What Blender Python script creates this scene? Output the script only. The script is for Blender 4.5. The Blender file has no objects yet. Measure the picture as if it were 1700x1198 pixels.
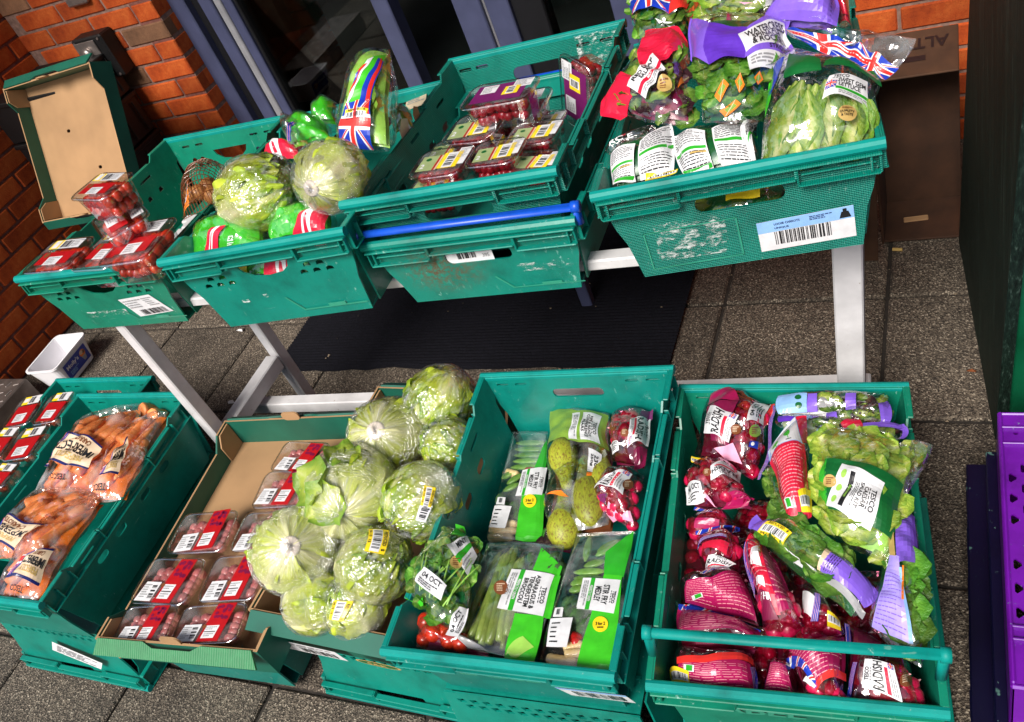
import bpy, math, random
import numpy as np
from mathutils import Matrix, Vector
R_ = random.Random(7)
SC = bpy.context.scene
COL = SC.collection
rad = math.radians

# ------------------------------------------------------------------ camera, sky, sun, exposure
CAMH = 1.6
FPX = 1488.38
RM = np.array([[0.89269549, 0.30887293, -0.32816502],
               [-0.01543304, -0.70680738, -0.70723769],
               [-0.45039603, 0.63641248, -0.62619691]])   # rows: camera right, down, forward
CAM = np.array([0, 0, CAMH])
cam = bpy.data.cameras.new('camera')
cam_o = bpy.data.objects.new('camera', cam)
COL.objects.link(cam_o)
cam.sensor_fit = 'HORIZONTAL'; cam.sensor_width = 36.0; cam.lens = 36.0 * FPX / 1700.0
cam.clip_start = 0.02; cam.clip_end = 500
M = Matrix(((RM[0][0], -RM[1][0], -RM[2][0], 0), (RM[0][1], -RM[1][1], -RM[2][1], 0),
            (RM[0][2], -RM[1][2], -RM[2][2], CAMH), (0, 0, 0, 1)))
cam_o.matrix_world = M
SC.camera = cam_o

SUN_AZ = rad(-5)      # from straight behind the viewer, turned to the left
SUN_EL = rad(46)
world = bpy.data.worlds.new('World'); SC.world = world; world.use_nodes = True
wn = world.node_tree
sky = wn.nodes.new('ShaderNodeTexSky'); sky.sky_type = 'NISHITA'; sky.sun_disc = False
sky.sun_elevation = SUN_EL; sky.sun_rotation = math.pi - SUN_AZ
sky.dust_density = 3.0; sky.air_density = 1.0
wn.links.new(sky.outputs[0], wn.nodes['Background'].inputs[0])
wn.nodes['Background'].inputs[1].default_value = 0.085
sun = bpy.data.lights.new('sun', 'SUN'); sun.energy = 3.3; sun.angle = rad(22); sun.color = (1.0, 0.955, 0.89)
sun_o = bpy.data.objects.new('sun', sun); COL.objects.link(sun_o)
sdir = Vector((math.sin(SUN_AZ) * math.cos(SUN_EL), -math.cos(SUN_AZ) * math.cos(SUN_EL), math.sin(SUN_EL)))
sun_o.rotation_euler = sdir.to_track_quat('Z', 'Y').to_euler()
sun_o.location = (-3, -6, 8)
vs = SC.view_settings
vs.view_transform = 'Standard'; vs.look = 'None'; vs.gamma = 1; vs.use_curve_mapping = False; vs.exposure = 0.55
SC.cycles.use_denoising = True
SC.cycles.transparent_max_bounces = 32
SC.cycles.max_bounces = 8

# ------------------------------------------------------------------ geometry of sight: pixels of the photo to points on real planes
def ray(p):
    v = np.array([p[0] - 850.0, p[1] - 599.0, FPX]) @ RM
    return v / np.linalg.norm(v)
def atz(p, z):
    r = ray(p); return CAM + r * ((z - CAMH) / r[2])
def aty(p, y):
    r = ray(p); return CAM + r * (y / r[1])
def atx(p, x):
    r = ray(p); return CAM + r * (x / r[0])
def onp(p, pl):
    """plane pl=(z0,k,y0): z = z0 + k*(y-y0)"""
    r = ray(p); z0, k, y0 = pl
    return CAM + r * ((z0 - k * y0 - CAMH) / (r[2] - k * r[1]))
def proj(P):
    c = (np.asarray(P) - CAM) @ RM.T
    return np.stack([850 + FPX * c[..., 0] / c[..., 2], 599 + FPX * c[..., 1] / c[..., 2]], -1)
def zm(x0, y0, s):
    return lambda *pts: [(x0 + x / s, y0 + y / s) for x, y in pts]
C5A = zm(820, 660, 4.993); C5B = zm(640, 860, 4.048); C6A = zm(1120, 630, 4.436); C6B = zm(1260, 630, 3.993)
C6C = zm(1110, 860, 3.544); C4A = zm(990, 0, 3.994); C4B = zm(1240, 0, 4.28); BGS = zm(1000, 190, 5.862)
CC1 = zm(10, 270, 5.667); CC3 = zm(660, 100, 4.474); BB8 = zm(180, 720, 3.239); CC7 = zm(0, 630, 3.153)
C4F = zm(960, 230, 3.208); CC2 = zm(230, 60, 2.396); PX = zm(0, 0, 1.0)

# ------------------------------------------------------------------ materials
MATS = {}
def newmat(name):
    m = bpy.data.materials.new(name); m.use_nodes = True
    nt = m.node_tree; b = nt.nodes['Principled BSDF']
    return m, nt, b
def N(nt, t, **kw):
    n = nt.nodes.new(t)
    for k, v in kw.items():
        if k.startswith('i_'):
            n.inputs[k[2:].replace('_', ' ')].default_value = v
        else: setattr(n, k, v)
    return n
def noise(nt, scale, detail=3, rough=.55, coord='Object', stretch=None, dim='3D'):
    tc = N(nt, 'ShaderNodeTexCoord'); n = N(nt, 'ShaderNodeTexNoise')
    n.inputs['Scale'].default_value = scale; n.inputs['Detail'].default_value = detail; n.inputs['Roughness'].default_value = rough
    if stretch:
        mp = N(nt, 'ShaderNodeMapping'); mp.inputs['Scale'].default_value = stretch
        nt.links.new(tc.outputs[coord], mp.inputs[0]); nt.links.new(mp.outputs[0], n.inputs['Vector'])
    else: nt.links.new(tc.outputs[coord], n.inputs['Vector'])
    return n
def ramp(nt, fac, stops):
    r = N(nt, 'ShaderNodeValToRGB'); e = r.color_ramp.elements
    e[0].position, e[0].color = stops[0][0], (*stops[0][1], 1); e[1].position, e[1].color = stops[-1][0], (*stops[-1][1], 1)
    for p, c in stops[1:-1]:
        x = e.new(p); x.color = (*c, 1)
    nt.links.new(fac, r.inputs[0]); return r
def bump(nt, b, h, strength, dist=.002):
    bp = N(nt, 'ShaderNodeBump'); bp.inputs['Strength'].default_value = strength; bp.inputs['Distance'].default_value = dist
    nt.links.new(h, bp.inputs['Height']); nt.links.new(bp.outputs[0], b.inputs['Normal']); return bp
def mixc(nt, fac, a, c, mode='MIX'):
    m = N(nt, 'ShaderNodeMix', data_type='RGBA', blend_type=mode)
    if hasattr(fac, 'links'): nt.links.new(fac, m.inputs[0])
    else: m.inputs[0].default_value = fac
    for s, v in ((6, a), (7, c)):
        if hasattr(v, 'links'): nt.links.new(v, m.inputs[s])
        else: m.inputs[s].default_value = (*v, 1)
    return m.outputs[2]
def sc(c, k): return tuple(min(1, x * k) for x in c)
def pm(name, col, rough=.45, var=.18, scale=30, spec=.5, bmp=0, bscale=80, metal=0, coat=0, rnd=0):
    """plain procedural material: base colour with soft mottling, optional bump and per-object variation"""
    if name in MATS: return MATS[name]
    m, nt, b = newmat(name)
    n = noise(nt, scale)
    r = ramp(nt, n.outputs['Fac'], [(.3, sc(col, 1 - var)), (.7, sc(col, 1 + var))])
    c = r.outputs[0]
    if rnd:
        oi = N(nt, 'ShaderNodeObjectInfo'); h = N(nt, 'ShaderNodeHueSaturation')
        mr = N(nt, 'ShaderNodeMapRange'); mr.inputs[3].default_value = 1 - rnd; mr.inputs[4].default_value = 1 + rnd
        nt.links.new(oi.outputs['Random'], mr.inputs[0]); nt.links.new(mr.outputs[0], h.inputs['Value'])
        nt.links.new(c, h.inputs['Color']); c = h.outputs[0]
    nt.links.new(c, b.inputs['Base Color'])
    b.inputs['Roughness'].default_value = rough; b.inputs['Specular IOR Level'].default_value = spec
    b.inputs['Metallic'].default_value = metal; b.inputs['Coat Weight'].default_value = coat
    if bmp: bump(nt, b, noise(nt, bscale, 4).outputs['Fac'], bmp)
    MATS[name] = m; return m
def brick_m(name, c1, c2, c3):
    m, nt, b = newmat(name); n = noise(nt, 18, 6, .65)
    r = ramp(nt, n.outputs['Fac'], [(.28, c1), (.5, c2), (.72, c3)])
    oi = N(nt, 'ShaderNodeObjectInfo'); h = N(nt, 'ShaderNodeHueSaturation'); mr = N(nt, 'ShaderNodeMapRange')
    mr.inputs[3].default_value = .72; mr.inputs[4].default_value = 1.15
    nt.links.new(oi.outputs['Random'], mr.inputs[0]); nt.links.new(mr.outputs[0], h.inputs['Value'])
    f = noise(nt, 320, 3); dark = ramp(nt, f.outputs['Fac'], [(.30, (.35, .3, .3)), (.42, (1, 1, 1))])
    c = mixc(nt, 1.0, r.outputs[0], dark.outputs[0], 'MULTIPLY')
    nt.links.new(c, h.inputs['Color']); nt.links.new(h.outputs[0], b.inputs['Base Color'])
    b.inputs['Roughness'].default_value = .85; b.inputs['Specular IOR Level'].default_value = .25
    bump(nt, b, noise(nt, 160, 5, .7).outputs['Fac'], .6, .003); MATS[name] = m
brick_m('brick_clay', (.27, .035, .008), (.45, .072, .012), (.58, .13, .026))
brick_m('brick_buff', (.14, .07, .04), (.22, .11, .06), (.3, .15, .08))
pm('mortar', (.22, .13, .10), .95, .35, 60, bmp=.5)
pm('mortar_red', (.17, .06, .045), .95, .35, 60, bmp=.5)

def slab_m():
    m, nt, b = newmat('paving_slab')
    v = N(nt, 'ShaderNodeTexVoronoi'); v.inputs['Scale'].default_value = 300
    tc = N(nt, 'ShaderNodeTexCoord'); nt.links.new(tc.outputs['Object'], v.inputs['Vector'])
    f = noise(nt, 200, 5, .7); big = noise(nt, 4, 7, .68)
    sp = ramp(nt, v.outputs['Color'], [(.1, (.036, .031, .027)), (.45, (.105, .088, .072)), (.75, (.21, .18, .145)), (.97, (.54, .49, .41))])
    f2 = ramp(nt, f.outputs['Fac'], [(.3, (.35, .33, .32)), (.6, (1.15, 1.1, 1.05))])
    c = mixc(nt, 1, sp.outputs[0], f2.outputs[0], 'MULTIPLY')
    bg = ramp(nt, big.outputs['Fac'], [(.30, (.45, .44, .43)), (.48, (.88, .87, .85)), (.66, (1.15, 1.13, 1.10))])
    c = mixc(nt, 1, c, bg.outputs[0], 'MULTIPLY')
    gum = N(nt, 'ShaderNodeTexVoronoi'); gum.inputs['Scale'].default_value = 4.3; nt.links.new(tc.outputs['Object'], gum.inputs['Vector'])
    gr = ramp(nt, gum.outputs['Distance'], [(.06, (.28, .26, .25)), (.10, (1, 1, 1))])
    c = mixc(nt, 1, c, gr.outputs[0], 'MULTIPLY')
    oi = N(nt, 'ShaderNodeObjectInfo'); h = N(nt, 'ShaderNodeHueSaturation'); mr = N(nt, 'ShaderNodeMapRange')
    mr.inputs[3].default_value = .78; mr.inputs[4].default_value = 1.18
    nt.links.new(oi.outputs['Random'], mr.inputs[0]); nt.links.new(mr.outputs[0], h.inputs['Value'])
    nt.links.new(c, h.inputs['Color']); nt.links.new(h.outputs[0], b.inputs['Base Color'])
    b.inputs['Roughness'].default_value = .8; b.inputs['Specular IOR Level'].default_value = .35
    bump(nt, b, v.outputs['Distance'], .8, .004); MATS['paving_slab'] = m
slab_m()
pm('joint_dirt', (.025, .02, .016), .95, .4, 50, bmp=.4)

def crate_m(name, col, worn=0., weave=False, dirt=False):
    m, nt, b = newmat(name)
    n = noise(nt, 7, 8, .72); r = ramp(nt, n.outputs['Fac'], [(.28, sc(col, .55)), (.48, sc(col, .98)), (.72, sc(col, 1.22))])
    s = noise(nt, 120, 5, .75, stretch=(1, 1, .35))
    sr = ramp(nt, s.outputs['Fac'], [(.63 - worn, (0, 0, 0)), (.69 - worn, (1, 1, 1))])
    s2 = noise(nt, 8, 3); sr2 = ramp(nt, s2.outputs['Fac'], [(.44, (0, 0, 0)), (.60, (1, 1, 1))])
    k = mixc(nt, 1, sr.outputs[0], sr2.outputs[0], 'MULTIPLY')
    c = mixc(nt, k, r.outputs[0], (.22, .42, .36))
    v1 = noise(nt, 230, 3, .6, stretch=(.10, .10, 1.0)); v2 = noise(nt, 5, 2); k1 = ramp(nt, v1.outputs['Fac'], [(.66, (0, 0, 0)), (.69, (.75, .75, .75))]); k2 = ramp(nt, v2.outputs['Fac'], [(.50, (0, 0, 0)), (.62, (1, 1, 1))])
    c = mixc(nt, mixc(nt, 1, k1.outputs[0], k2.outputs[0], 'MULTIPLY'), c, (.18, .40, .33))
    if dirt:
        d = noise(nt, 14, 8, .8); tc = N(nt, 'ShaderNodeTexCoord'); mp = N(nt, 'ShaderNodeMapping'); mp.inputs['Location'].default_value = (.075, 0, .115)
        mp.inputs['Scale'].default_value = (1, 0, 1.5)
        L = N(nt, 'ShaderNodeVectorMath', operation='LENGTH'); nt.links.new(tc.outputs['Object'], mp.inputs[0]); nt.links.new(mp.outputs[0], L.inputs[0])
        fall = ramp(nt, L.outputs['Value'], [(.02, (1, 1, 1)), (.10, (0, 0, 0))])
        d2 = noise(nt, 90, 8, .85); dr = ramp(nt, d2.outputs['Fac'], [(.46, (0, 0, 0)), (.54, (1, 1, 1))])
        kk = mixc(nt, 1, fall.outputs[0], dr.outputs[0], 'MULTIPLY'); c = mixc(nt, kk, c, (.10, .06, .03))
    nt.links.new(c, b.inputs['Base Color'])
    b.inputs['Roughness'].default_value = .36; b.inputs['Specular IOR Level'].default_value = .5
    if weave:
        tc = N(nt, 'ShaderNodeTexCoord'); mp = N(nt, 'ShaderNodeMapping'); mp.inputs['Rotation'].default_value = (0, 0, 0)
        w1 = N(nt, 'ShaderNodeTexWave', bands_direction='X'); w2 = N(nt, 'ShaderNodeTexWave', bands_direction='Z')
        for w in (w1, w2): w.inputs['Scale'].default_value = 105; nt.links.new(tc.outputs['Object'], w.inputs['Vector'])
        a = N(nt, 'ShaderNodeMath', operation='ADD'); nt.links.new(w1.outputs['Fac'], a.inputs[0]); nt.links.new(w2.outputs['Fac'], a.inputs[1])
        bump(nt, b, a.outputs[0], .8, .0012)
    else: bump(nt, b, noise(nt, 25, 4).outputs['Fac'], .15, .003)
    MATS[name] = m
GRN = (.0015, .198, .150)
crate_m('crate_green', GRN); crate_m('crate_green_blue', (.0015, .185, .150), worn=.01); crate_m('crate_green_old', (.004, .19, .115), worn=.02); crate_m('crate_weave', (.0015, .205, .152), weave=True); crate_m('crate_worn', GRN, worn=.03, dirt=True)
crate_m('crate_rim', (.001, .235, .205)); MATS['crate_rim'].node_tree.nodes['Principled BSDF'].inputs['Specular IOR Level'].default_value = .25; MATS['crate_rim'].node_tree.nodes['Principled BSDF'].inputs['Roughness'].default_value = .5; crate_m('crate_purple', (.13, .005, .30), worn=-.02); crate_m('crate_purple_shaded', (.003, .002, .018), worn=-.03)  # rim is the same plastic, with sky light mixed into its colour
pm('bale_blue', (.006, .075, .52), .35); pm('white_paint', (.60, .59, .60), .5, .14, 14, bmp=.3); pm('bare_wood', (.55, .36, .25), .6, .15, 40)
def wood_m():
    m, nt, b = newmat('black_wood'); s = noise(nt, 60, 8, .8, stretch=(3, 3, .07))
    r = ramp(nt, s.outputs['Fac'], [(.35, (.002, .005, .0035)), (.54, (.008, .022, .015)), (.62, (.03, .06, .045)), (.70, (.20, .25, .22))])
    nt.links.new(r.outputs[0], b.inputs['Base Color']); b.inputs['Roughness'].default_value = .6; b.inputs['Specular IOR Level'].default_value = .2
    bump(nt, b, s.outputs['Fac'], .8, .004); MATS['black_wood'] = m
    m, nt, b = newmat('green_gloss_paint'); s = noise(nt, 7, 3); r = ramp(nt, s.outputs['Fac'], [(.3, (.002, .075, .03)), (.7, (.004, .13, .055))])
    p = noise(nt, 45, 6, .75, stretch=(1, 1, .5)); pr = ramp(nt, p.outputs['Fac'], [(.68, (0, 0, 0)), (.71, (1, 1, 1))])
    nt.links.new(mixc(nt, pr.outputs[0], r.outputs[0], (.45, .55, .5)), b.inputs['Base Color']); b.inputs['Roughness'].default_value = .35
    MATS['green_gloss_paint'] = m
wood_m()
pm('frame_blue', (.062, .070, .135), .35, .12, 12, bmp=.1); pm('frame_dark', (.004, .004, .006), .5); pm('frame_silver', (.26, .26, .28), .4, .15, 20)
pm('black_plastic', (.004, .004, .0045), .5); pm('mat_black', (.005, .005, .008), .95, .5, 200, spec=.15, bmp=.8, bscale=400); pm('interior', (.02, .02, .022), .8)
pm('shop_floor', (.10, .11, .105), .5, .25, 3); pm('stone', (.24, .18, .12), .9, .3, 20, bmp=.6, bscale=60)
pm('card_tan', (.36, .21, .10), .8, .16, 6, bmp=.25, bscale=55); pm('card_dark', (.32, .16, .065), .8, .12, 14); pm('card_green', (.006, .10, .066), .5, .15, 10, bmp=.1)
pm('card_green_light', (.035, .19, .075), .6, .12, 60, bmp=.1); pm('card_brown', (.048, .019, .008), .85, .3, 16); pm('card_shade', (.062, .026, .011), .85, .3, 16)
pm('tub_white', (.82, .81, .84), .4, .03); pm('tread_metal', (.17, .14, .125), .45, .3, 20, metal=.6); pm('steel', (.35, .31, .29), .35, .2, 30, metal=.8)
# print colours
INK = {'paper': (.70, .70, .72), 'ink': (.012, .012, .014), 'grey': (.30, .30, .31), 'yellow': (.90, .66, .02), 'red': (.42, .008, .012), 'blue': (.012, .035, .33),
       'navy': (.008, .012, .10), 'purple': (.20, .10, .60), 'violet': (.10, .03, .42), 'lilac': (.38, .30, .78), 'magenta': (.36, .008, .085), 'pinkline': (.80, .32, .36),
       'wine': (.19, .008, .05), 'green': (.025, .36, .02), 'bright_green': (.05, .50, .02), 'lime': (.33, .62, .10), 'dark_green': (.006, .11, .025), 'gold': (.50, .34, .11), 'bronze': (.20, .062, .022),
       'orange': (.80, .20, .015), 'pink': (.80, .36, .52), 'olive': (.30, .38, .17), 'tan': (.66, .50, .34), 'skyblue': (.26, .47, .80), 'crimson': (.62, .012, .045), 'plum': (.16, .012, .11),
       'flag_red': (.72, .03, .025), 'flag_blue': (.01, .04, .42), 'white': (.74, .74, .76), 'pear_green': (.20, .34, .045), 'teal_tag': (.03, .28, .18)}
for k, c in INK.items(): pm('print_' + k, c, .33, .10, 60, bmp=.12, bscale=45, coat=.15)
def P_(k): return MATS['print_' + k]

def film_m(name, tint=(1, 1, 1), base=.05, gl=.55, rough=.10, bs=.55, bscale=26, white=.0, stretch=None, facet=0, flow=False):
    m, nt, b = newmat(name); nt.nodes.remove(b); out = nt.nodes['Material Output']
    tr = N(nt, 'ShaderNodeBsdfTransparent'); tr.inputs[0].default_value = (*tint, 1)
    g = N(nt, 'ShaderNodeBsdfGlossy'); g.inputs['Roughness'].default_value = rough; g.inputs['Color'].default_value = (1, 1, 1, 1)
    lw = N(nt, 'ShaderNodeLayerWeight'); lw.inputs['Blend'].default_value = .35
    n = noise(nt, bscale, 2, .5, stretch=stretch); n2 = noise(nt, bscale * 3.3, 1)
    if flow:
        fa = N(nt, 'ShaderNodeAttribute', attribute_name='flow')
        for q, s_ in ((n, bscale), (n2, bscale * 2.2)): nt.links.new(fa.outputs['Vector'], q.inputs['Vector']); q.inputs['Scale'].default_value = s_
    a = N(nt, 'ShaderNodeMath', operation='MULTIPLY_ADD'); a.inputs[1].default_value = .25; nt.links.new(n2.outputs['Fac'], a.inputs[0]); nt.links.new(n.outputs['Fac'], a.inputs[2])
    bp = N(nt, 'ShaderNodeBump'); bp.inputs['Strength'].default_value = bs; bp.inputs['Distance'].default_value = .012
    nt.links.new(a.outputs[0], bp.inputs['Height'])
    no = bp.outputs[0]
    if facet:    # crinkled cellophane: each small facet tilts its own way
        tc = N(nt, 'ShaderNodeTexCoord'); wz = noise(nt, 30, 2); av = N(nt, 'ShaderNodeVectorMath', operation='MULTIPLY_ADD'); av.inputs[1].default_value = (.022,) * 3
        nt.links.new(wz.outputs['Color'], av.inputs[0]); nt.links.new(tc.outputs['Object'], av.inputs[2])
        acc = no
        for sc_, k in ((38, facet), (85, facet * .5)):
            v = N(nt, 'ShaderNodeTexVoronoi'); v.inputs['Scale'].default_value = sc_; nt.links.new(av.outputs[0], v.inputs['Vector'])
            sb = N(nt, 'ShaderNodeVectorMath', operation='SUBTRACT'); sb.inputs[1].default_value = (.5,) * 3; nt.links.new(v.outputs['Color'], sb.inputs[0])
            ma = N(nt, 'ShaderNodeVectorMath', operation='MULTIPLY_ADD'); ma.inputs[1].default_value = (k,) * 3; nt.links.new(sb.outputs[0], ma.inputs[0]); nt.links.new(acc, ma.inputs[2]); acc = ma.outputs[0]
        nm = N(nt, 'ShaderNodeVectorMath', operation='NORMALIZE'); nt.links.new(acc, nm.inputs[0]); no = nm.outputs[0]
    for x in (g, lw): nt.links.new(no, x.inputs['Normal'])
    mr = N(nt, 'ShaderNodeMapRange'); mr.inputs[3].default_value = base; mr.inputs[4].default_value = gl
    nt.links.new(lw.outputs['Facing'], mr.inputs[0])
    mx = N(nt, 'ShaderNodeMixShader'); nt.links.new(mr.outputs[0], mx.inputs[0]); nt.links.new(tr.outputs[0], mx.inputs[1]); nt.links.new(g.outputs[0], mx.inputs[2])
    o = mx.outputs[0]
    if white:  # milky film haze; its pale streaks also paint in crease highlights
        d = N(nt, 'ShaderNodeBsdfDiffuse'); d.inputs[0].default_value = (.85, .87, .88, 1); mw = N(nt, 'ShaderNodeMixShader')
        wr = ramp(nt, n.outputs['Fac'], [(.48, (0, 0, 0)), (.75, (white,) * 3)]); nt.links.new(wr.outputs[0], mw.inputs[0]); nt.links.new(o, mw.inputs[1]); nt.links.new(d.outputs[0], mw.inputs[2]); o = mw.outputs[0]
    nt.links.new(o, out.inputs[0]); MATS[name] = m
film_m('bag_film', base=.10, gl=.6, rough=.13, bs=.7, bscale=16, facet=.55); film_m('cling_film', base=.13, gl=.6, rough=.15, bs=1.0, bscale=3.2, white=.22, flow=True)
film_m('clear_plastic', (.95, .96, .97), base=.06, gl=.65, rough=.06, bs=.12, bscale=12); film_m('lid_film', base=.10, gl=.45, rough=.09, bs=.30, bscale=14, white=.16)
film_m('crumpled_film', base=.14, gl=.7, rough=.13, bs=.8, bscale=18, white=.12, facet=.8); film_m('carrot_film', (1, .95, .92), base=.12, gl=.55, rough=.13, bs=.8, white=.30, bscale=16, facet=.6)
film_m('lip_plastic', (.9, .92, .93), base=.30, gl=.8, rough=.12, bs=.1)
film_m('tint_film', (.78, .42, .55), base=.11, gl=.6, rough=.13, bs=.7, bscale=16, facet=.6); film_m('cloudy_film', (.97, 1, .95), base=.12, gl=.6, rough=.14, bs=.7, bscale=15, white=.30, facet=.55)
def torn_m():
    m, nt, b = newmat('torn_label'); n = noise(nt, 75, 9, .85, stretch=(.6, 1, 1.3)); r = ramp(nt, n.outputs['Fac'], [(.51, (0, 0, 0)), (.60, (.9, .9, .9))])
    b.inputs['Base Color'].default_value = (.62, .68, .66, 1); b.inputs['Roughness'].default_value = .8; nt.links.new(r.outputs[0], b.inputs['Alpha'])
    MATS['torn_label'] = m
torn_m()
def glass_m():
    m, nt, b = newmat('shop_glass'); nt.nodes.remove(b); tr = N(nt, 'ShaderNodeBsdfTransparent'); tr.inputs[0].default_value = (.62, .66, .65, 1)
    g = N(nt, 'ShaderNodeBsdfGlossy'); g.inputs['Roughness'].default_value = .01; f = N(nt, 'ShaderNodeFresnel'); f.inputs[0].default_value = 1.5
    mx = N(nt, 'ShaderNodeMixShader'); nt.links.new(f.outputs[0], mx.inputs[0]); nt.links.new(tr.outputs[0], mx.inputs[1]); nt.links.new(g.outputs[0], mx.inputs[2])
    nt.links.new(mx.outputs[0], nt.nodes['Material Output'].inputs[0]); MATS['shop_glass'] = m
glass_m()
def fruit_m(name, c1, c2, rough=.25, sss=0, spots=None, scale=2.5, coat=.2, rnd=.25, sscale=9):
    m, nt, b = newmat(name); n = noise(nt, scale, 4); r = ramp(nt, n.outputs['Fac'], [(.3, c1), (.7, c2)]); c = r.outputs[0]
    if spots:
        s = noise(nt, sscale, 5, .7); sr = ramp(nt, s.outputs['Fac'], [(.50, (0, 0, 0)), (.60, (1, 1, 1))]); c = mixc(nt, sr.outputs[0], c, spots)
    oi = N(nt, 'ShaderNodeObjectInfo'); h = N(nt, 'ShaderNodeHueSaturation'); mr = N(nt, 'ShaderNodeMapRange'); mr.inputs[3].default_value = 1 - rnd; mr.inputs[4].default_value = 1 + rnd
    nt.links.new(oi.outputs['Random'], mr.inputs[0]); nt.links.new(mr.outputs[0], h.inputs['Value']); nt.links.new(c, h.inputs['Color']); nt.links.new(h.outputs[0], b.inputs['Base Color'])
    b.inputs['Roughness'].default_value = rough; b.inputs['Coat Weight'].default_value = coat; b.inputs['Subsurface Weight'].default_value = sss
    bump(nt, b, noise(nt, 4, 3).outputs['Fac'], .2, .002); MATS[name] = m
fruit_m('tomato_skin', (.42, .012, .006), (.62, .045, .012)); fruit_m('radish_skin', (.36, .003, .035), (.56, .012, .075)); fruit_m('strawberry_skin', (.45, .008, .01), (.6, .02, .02), spots=(.6, .3, .1), sscale=7)
fruit_m('grape_skin', (.36, .07, .10), (.58, .20, .17), .3); fruit_m('berry_skin', (.20, .004, .012), (.38, .01, .02)); fruit_m('carrot_skin', (.76, .22, .055), (.90, .36, .12), .5, coat=0, scale=9)
fruit_m('pear_skin', (.20, .24, .015), (.36, .37, .03), .5, spots=(.15, .10, .015), coat=0, sscale=8); fruit_m('corn_skin', (.78, .55, .22), (.88, .68, .36), .5); fruit_m('asparagus_skin', (.13, .21, .03), (.26, .33, .07), .45, scale=9)
fruit_m('pod_skin', (.11, .27, .03), (.22, .40, .07), .4, scale=3); fruit_m('floret', (.02, .06, .02), (.05, .12, .03), .9, scale=14, coat=0); fruit_m('onion_skin', (.30, .12, .03), (.45, .2, .06), .5)
fruit_m('chilli_skin', (.5, .01, .01), (.65, .02, .015), .2); fruit_m('tail_root', (.62, .50, .42), (.80, .74, .64), .6); fruit_m('radish_tip', (.7, .25, .28), (.8, .45, .45), .5)
def leaf_m(name, pale, mid, dark, trans=.25, nsc=5):
    """colour by the leaf's own rib-to-blade attribute"""
    m, nt, b = newmat(name); at = N(nt, 'ShaderNodeAttribute', attribute_name='blade'); n = noise(nt, nsc, 4, .6)
    a = N(nt, 'ShaderNodeMath', operation='MULTIPLY_ADD'); a.inputs[1].default_value = .55; nt.links.new(n.outputs['Fac'], a.inputs[0])
    s = N(nt, 'ShaderNodeMath', operation='SUBTRACT'); s.inputs[1].default_value = .25; nt.links.new(at.outputs['Fac'], s.inputs[0]); nt.links.new(s.outputs[0], a.inputs[2])
    r = ramp(nt, a.outputs[0], [(.0 if name != 'gem_leaf' else .22, pale), (.5, mid), (1., dark)])
    oi = N(nt, 'ShaderNodeObjectInfo'); h = N(nt, 'ShaderNodeHueSaturation'); mr = N(nt, 'ShaderNodeMapRange'); mr.inputs[3].default_value = .75; mr.inputs[4].default_value = 1.25
    nt.links.new(oi.outputs['Random'], mr.inputs[0]); nt.links.new(mr.outputs[0], h.inputs['Value']); nt.links.new(r.outputs[0], h.inputs['Color']); nt.links.new(h.outputs[0], b.inputs['Base Color'])
    b.inputs['Roughness'].default_value = .42; bump(nt, b, n.outputs['Fac'], .8, .005)
    t = N(nt, 'ShaderNodeBsdfTranslucent'); nt.links.new(h.outputs[0], t.inputs[0]); mx = N(nt, 'ShaderNodeMixShader'); mx.inputs[0].default_value = trans
    nt.links.new(b.outputs[0], mx.inputs[1]); nt.links.new(t.outputs[0], mx.inputs[2]); nt.links.new(mx.outputs[0], nt.nodes['Material Output'].inputs[0]); MATS[name] = m
leaf_m('iceberg_leaf', (.78, .76, .40), (.57, .65, .06), (.20, .37, .014), nsc=30); leaf_m('salad_leaf', (.42, .52, .15), (.14, .28, .03), (.05, .14, .015)); leaf_m('gem_leaf', (.66, .68, .24), (.36, .50, .06), (.12, .27, .02))
leaf_m('red_leaf', (.28, .25, .12), (.07, .02, .03), (.03, .008, .015)); leaf_m('caesar_leaf', (.80, .80, .45), (.48, .58, .08), (.18, .34, .03)); leaf_m('bright_leaf', (.4, .6, .15), (.13, .36, .03), (.05, .2, .015))

# ------------------------------------------------------------------ object helpers
OFF = {}
def link(o, parent=None):
    COL.objects.link(o)
    if parent is not None: o.parent = parent
    OFF[o.name] = OFF.get(parent.name, np.zeros(3)) if parent is not None else np.zeros(3)
    return o
def tag(o, label=None, cat=None, group=None, kind=None):
    if label: o['label'] = label
    if cat: o['category'] = cat
    if group: o['group'] = group
    if kind: o['kind'] = kind
    return o
def thing(name, label, cat, loc=(0, 0, 0), group=None, mat=None):
    """Empty at the thing's base; parts given in world metres are stored relative to loc"""
    o = bpy.data.objects.new(name, None); o.empty_display_size = .05
    link(o); tag(o, label, cat, group)
    if mat is not None: o.matrix_world = mat
    else:
        o.location = loc; OFF[o.name] = np.array(loc, float)
    return o
def mesh(name, V, F, mats, midx=None, smooth=False):
    me = bpy.data.meshes.new(name); me.from_pydata([tuple(v) for v in np.asarray(V, float).tolist()], [], F)
    for m in (mats if isinstance(mats, (list, tuple)) else [mats]): me.materials.append(MATS[m] if isinstance(m, str) else m)
    if midx is not None: me.polygons.foreach_set('material_index', np.asarray(midx, np.int32))
    if smooth: me.polygons.foreach_set('use_smooth', np.ones(len(me.polygons), bool))
    me.update(); return me
def part(name, V, F, mats, parent=None, midx=None, smooth=False):
    off = OFF.get(parent.name, 0) if parent is not None else 0
    me = mesh(name, np.asarray(V, float) - off, F, mats, midx, smooth)
    return link(bpy.data.objects.new(name, me), parent)
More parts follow.
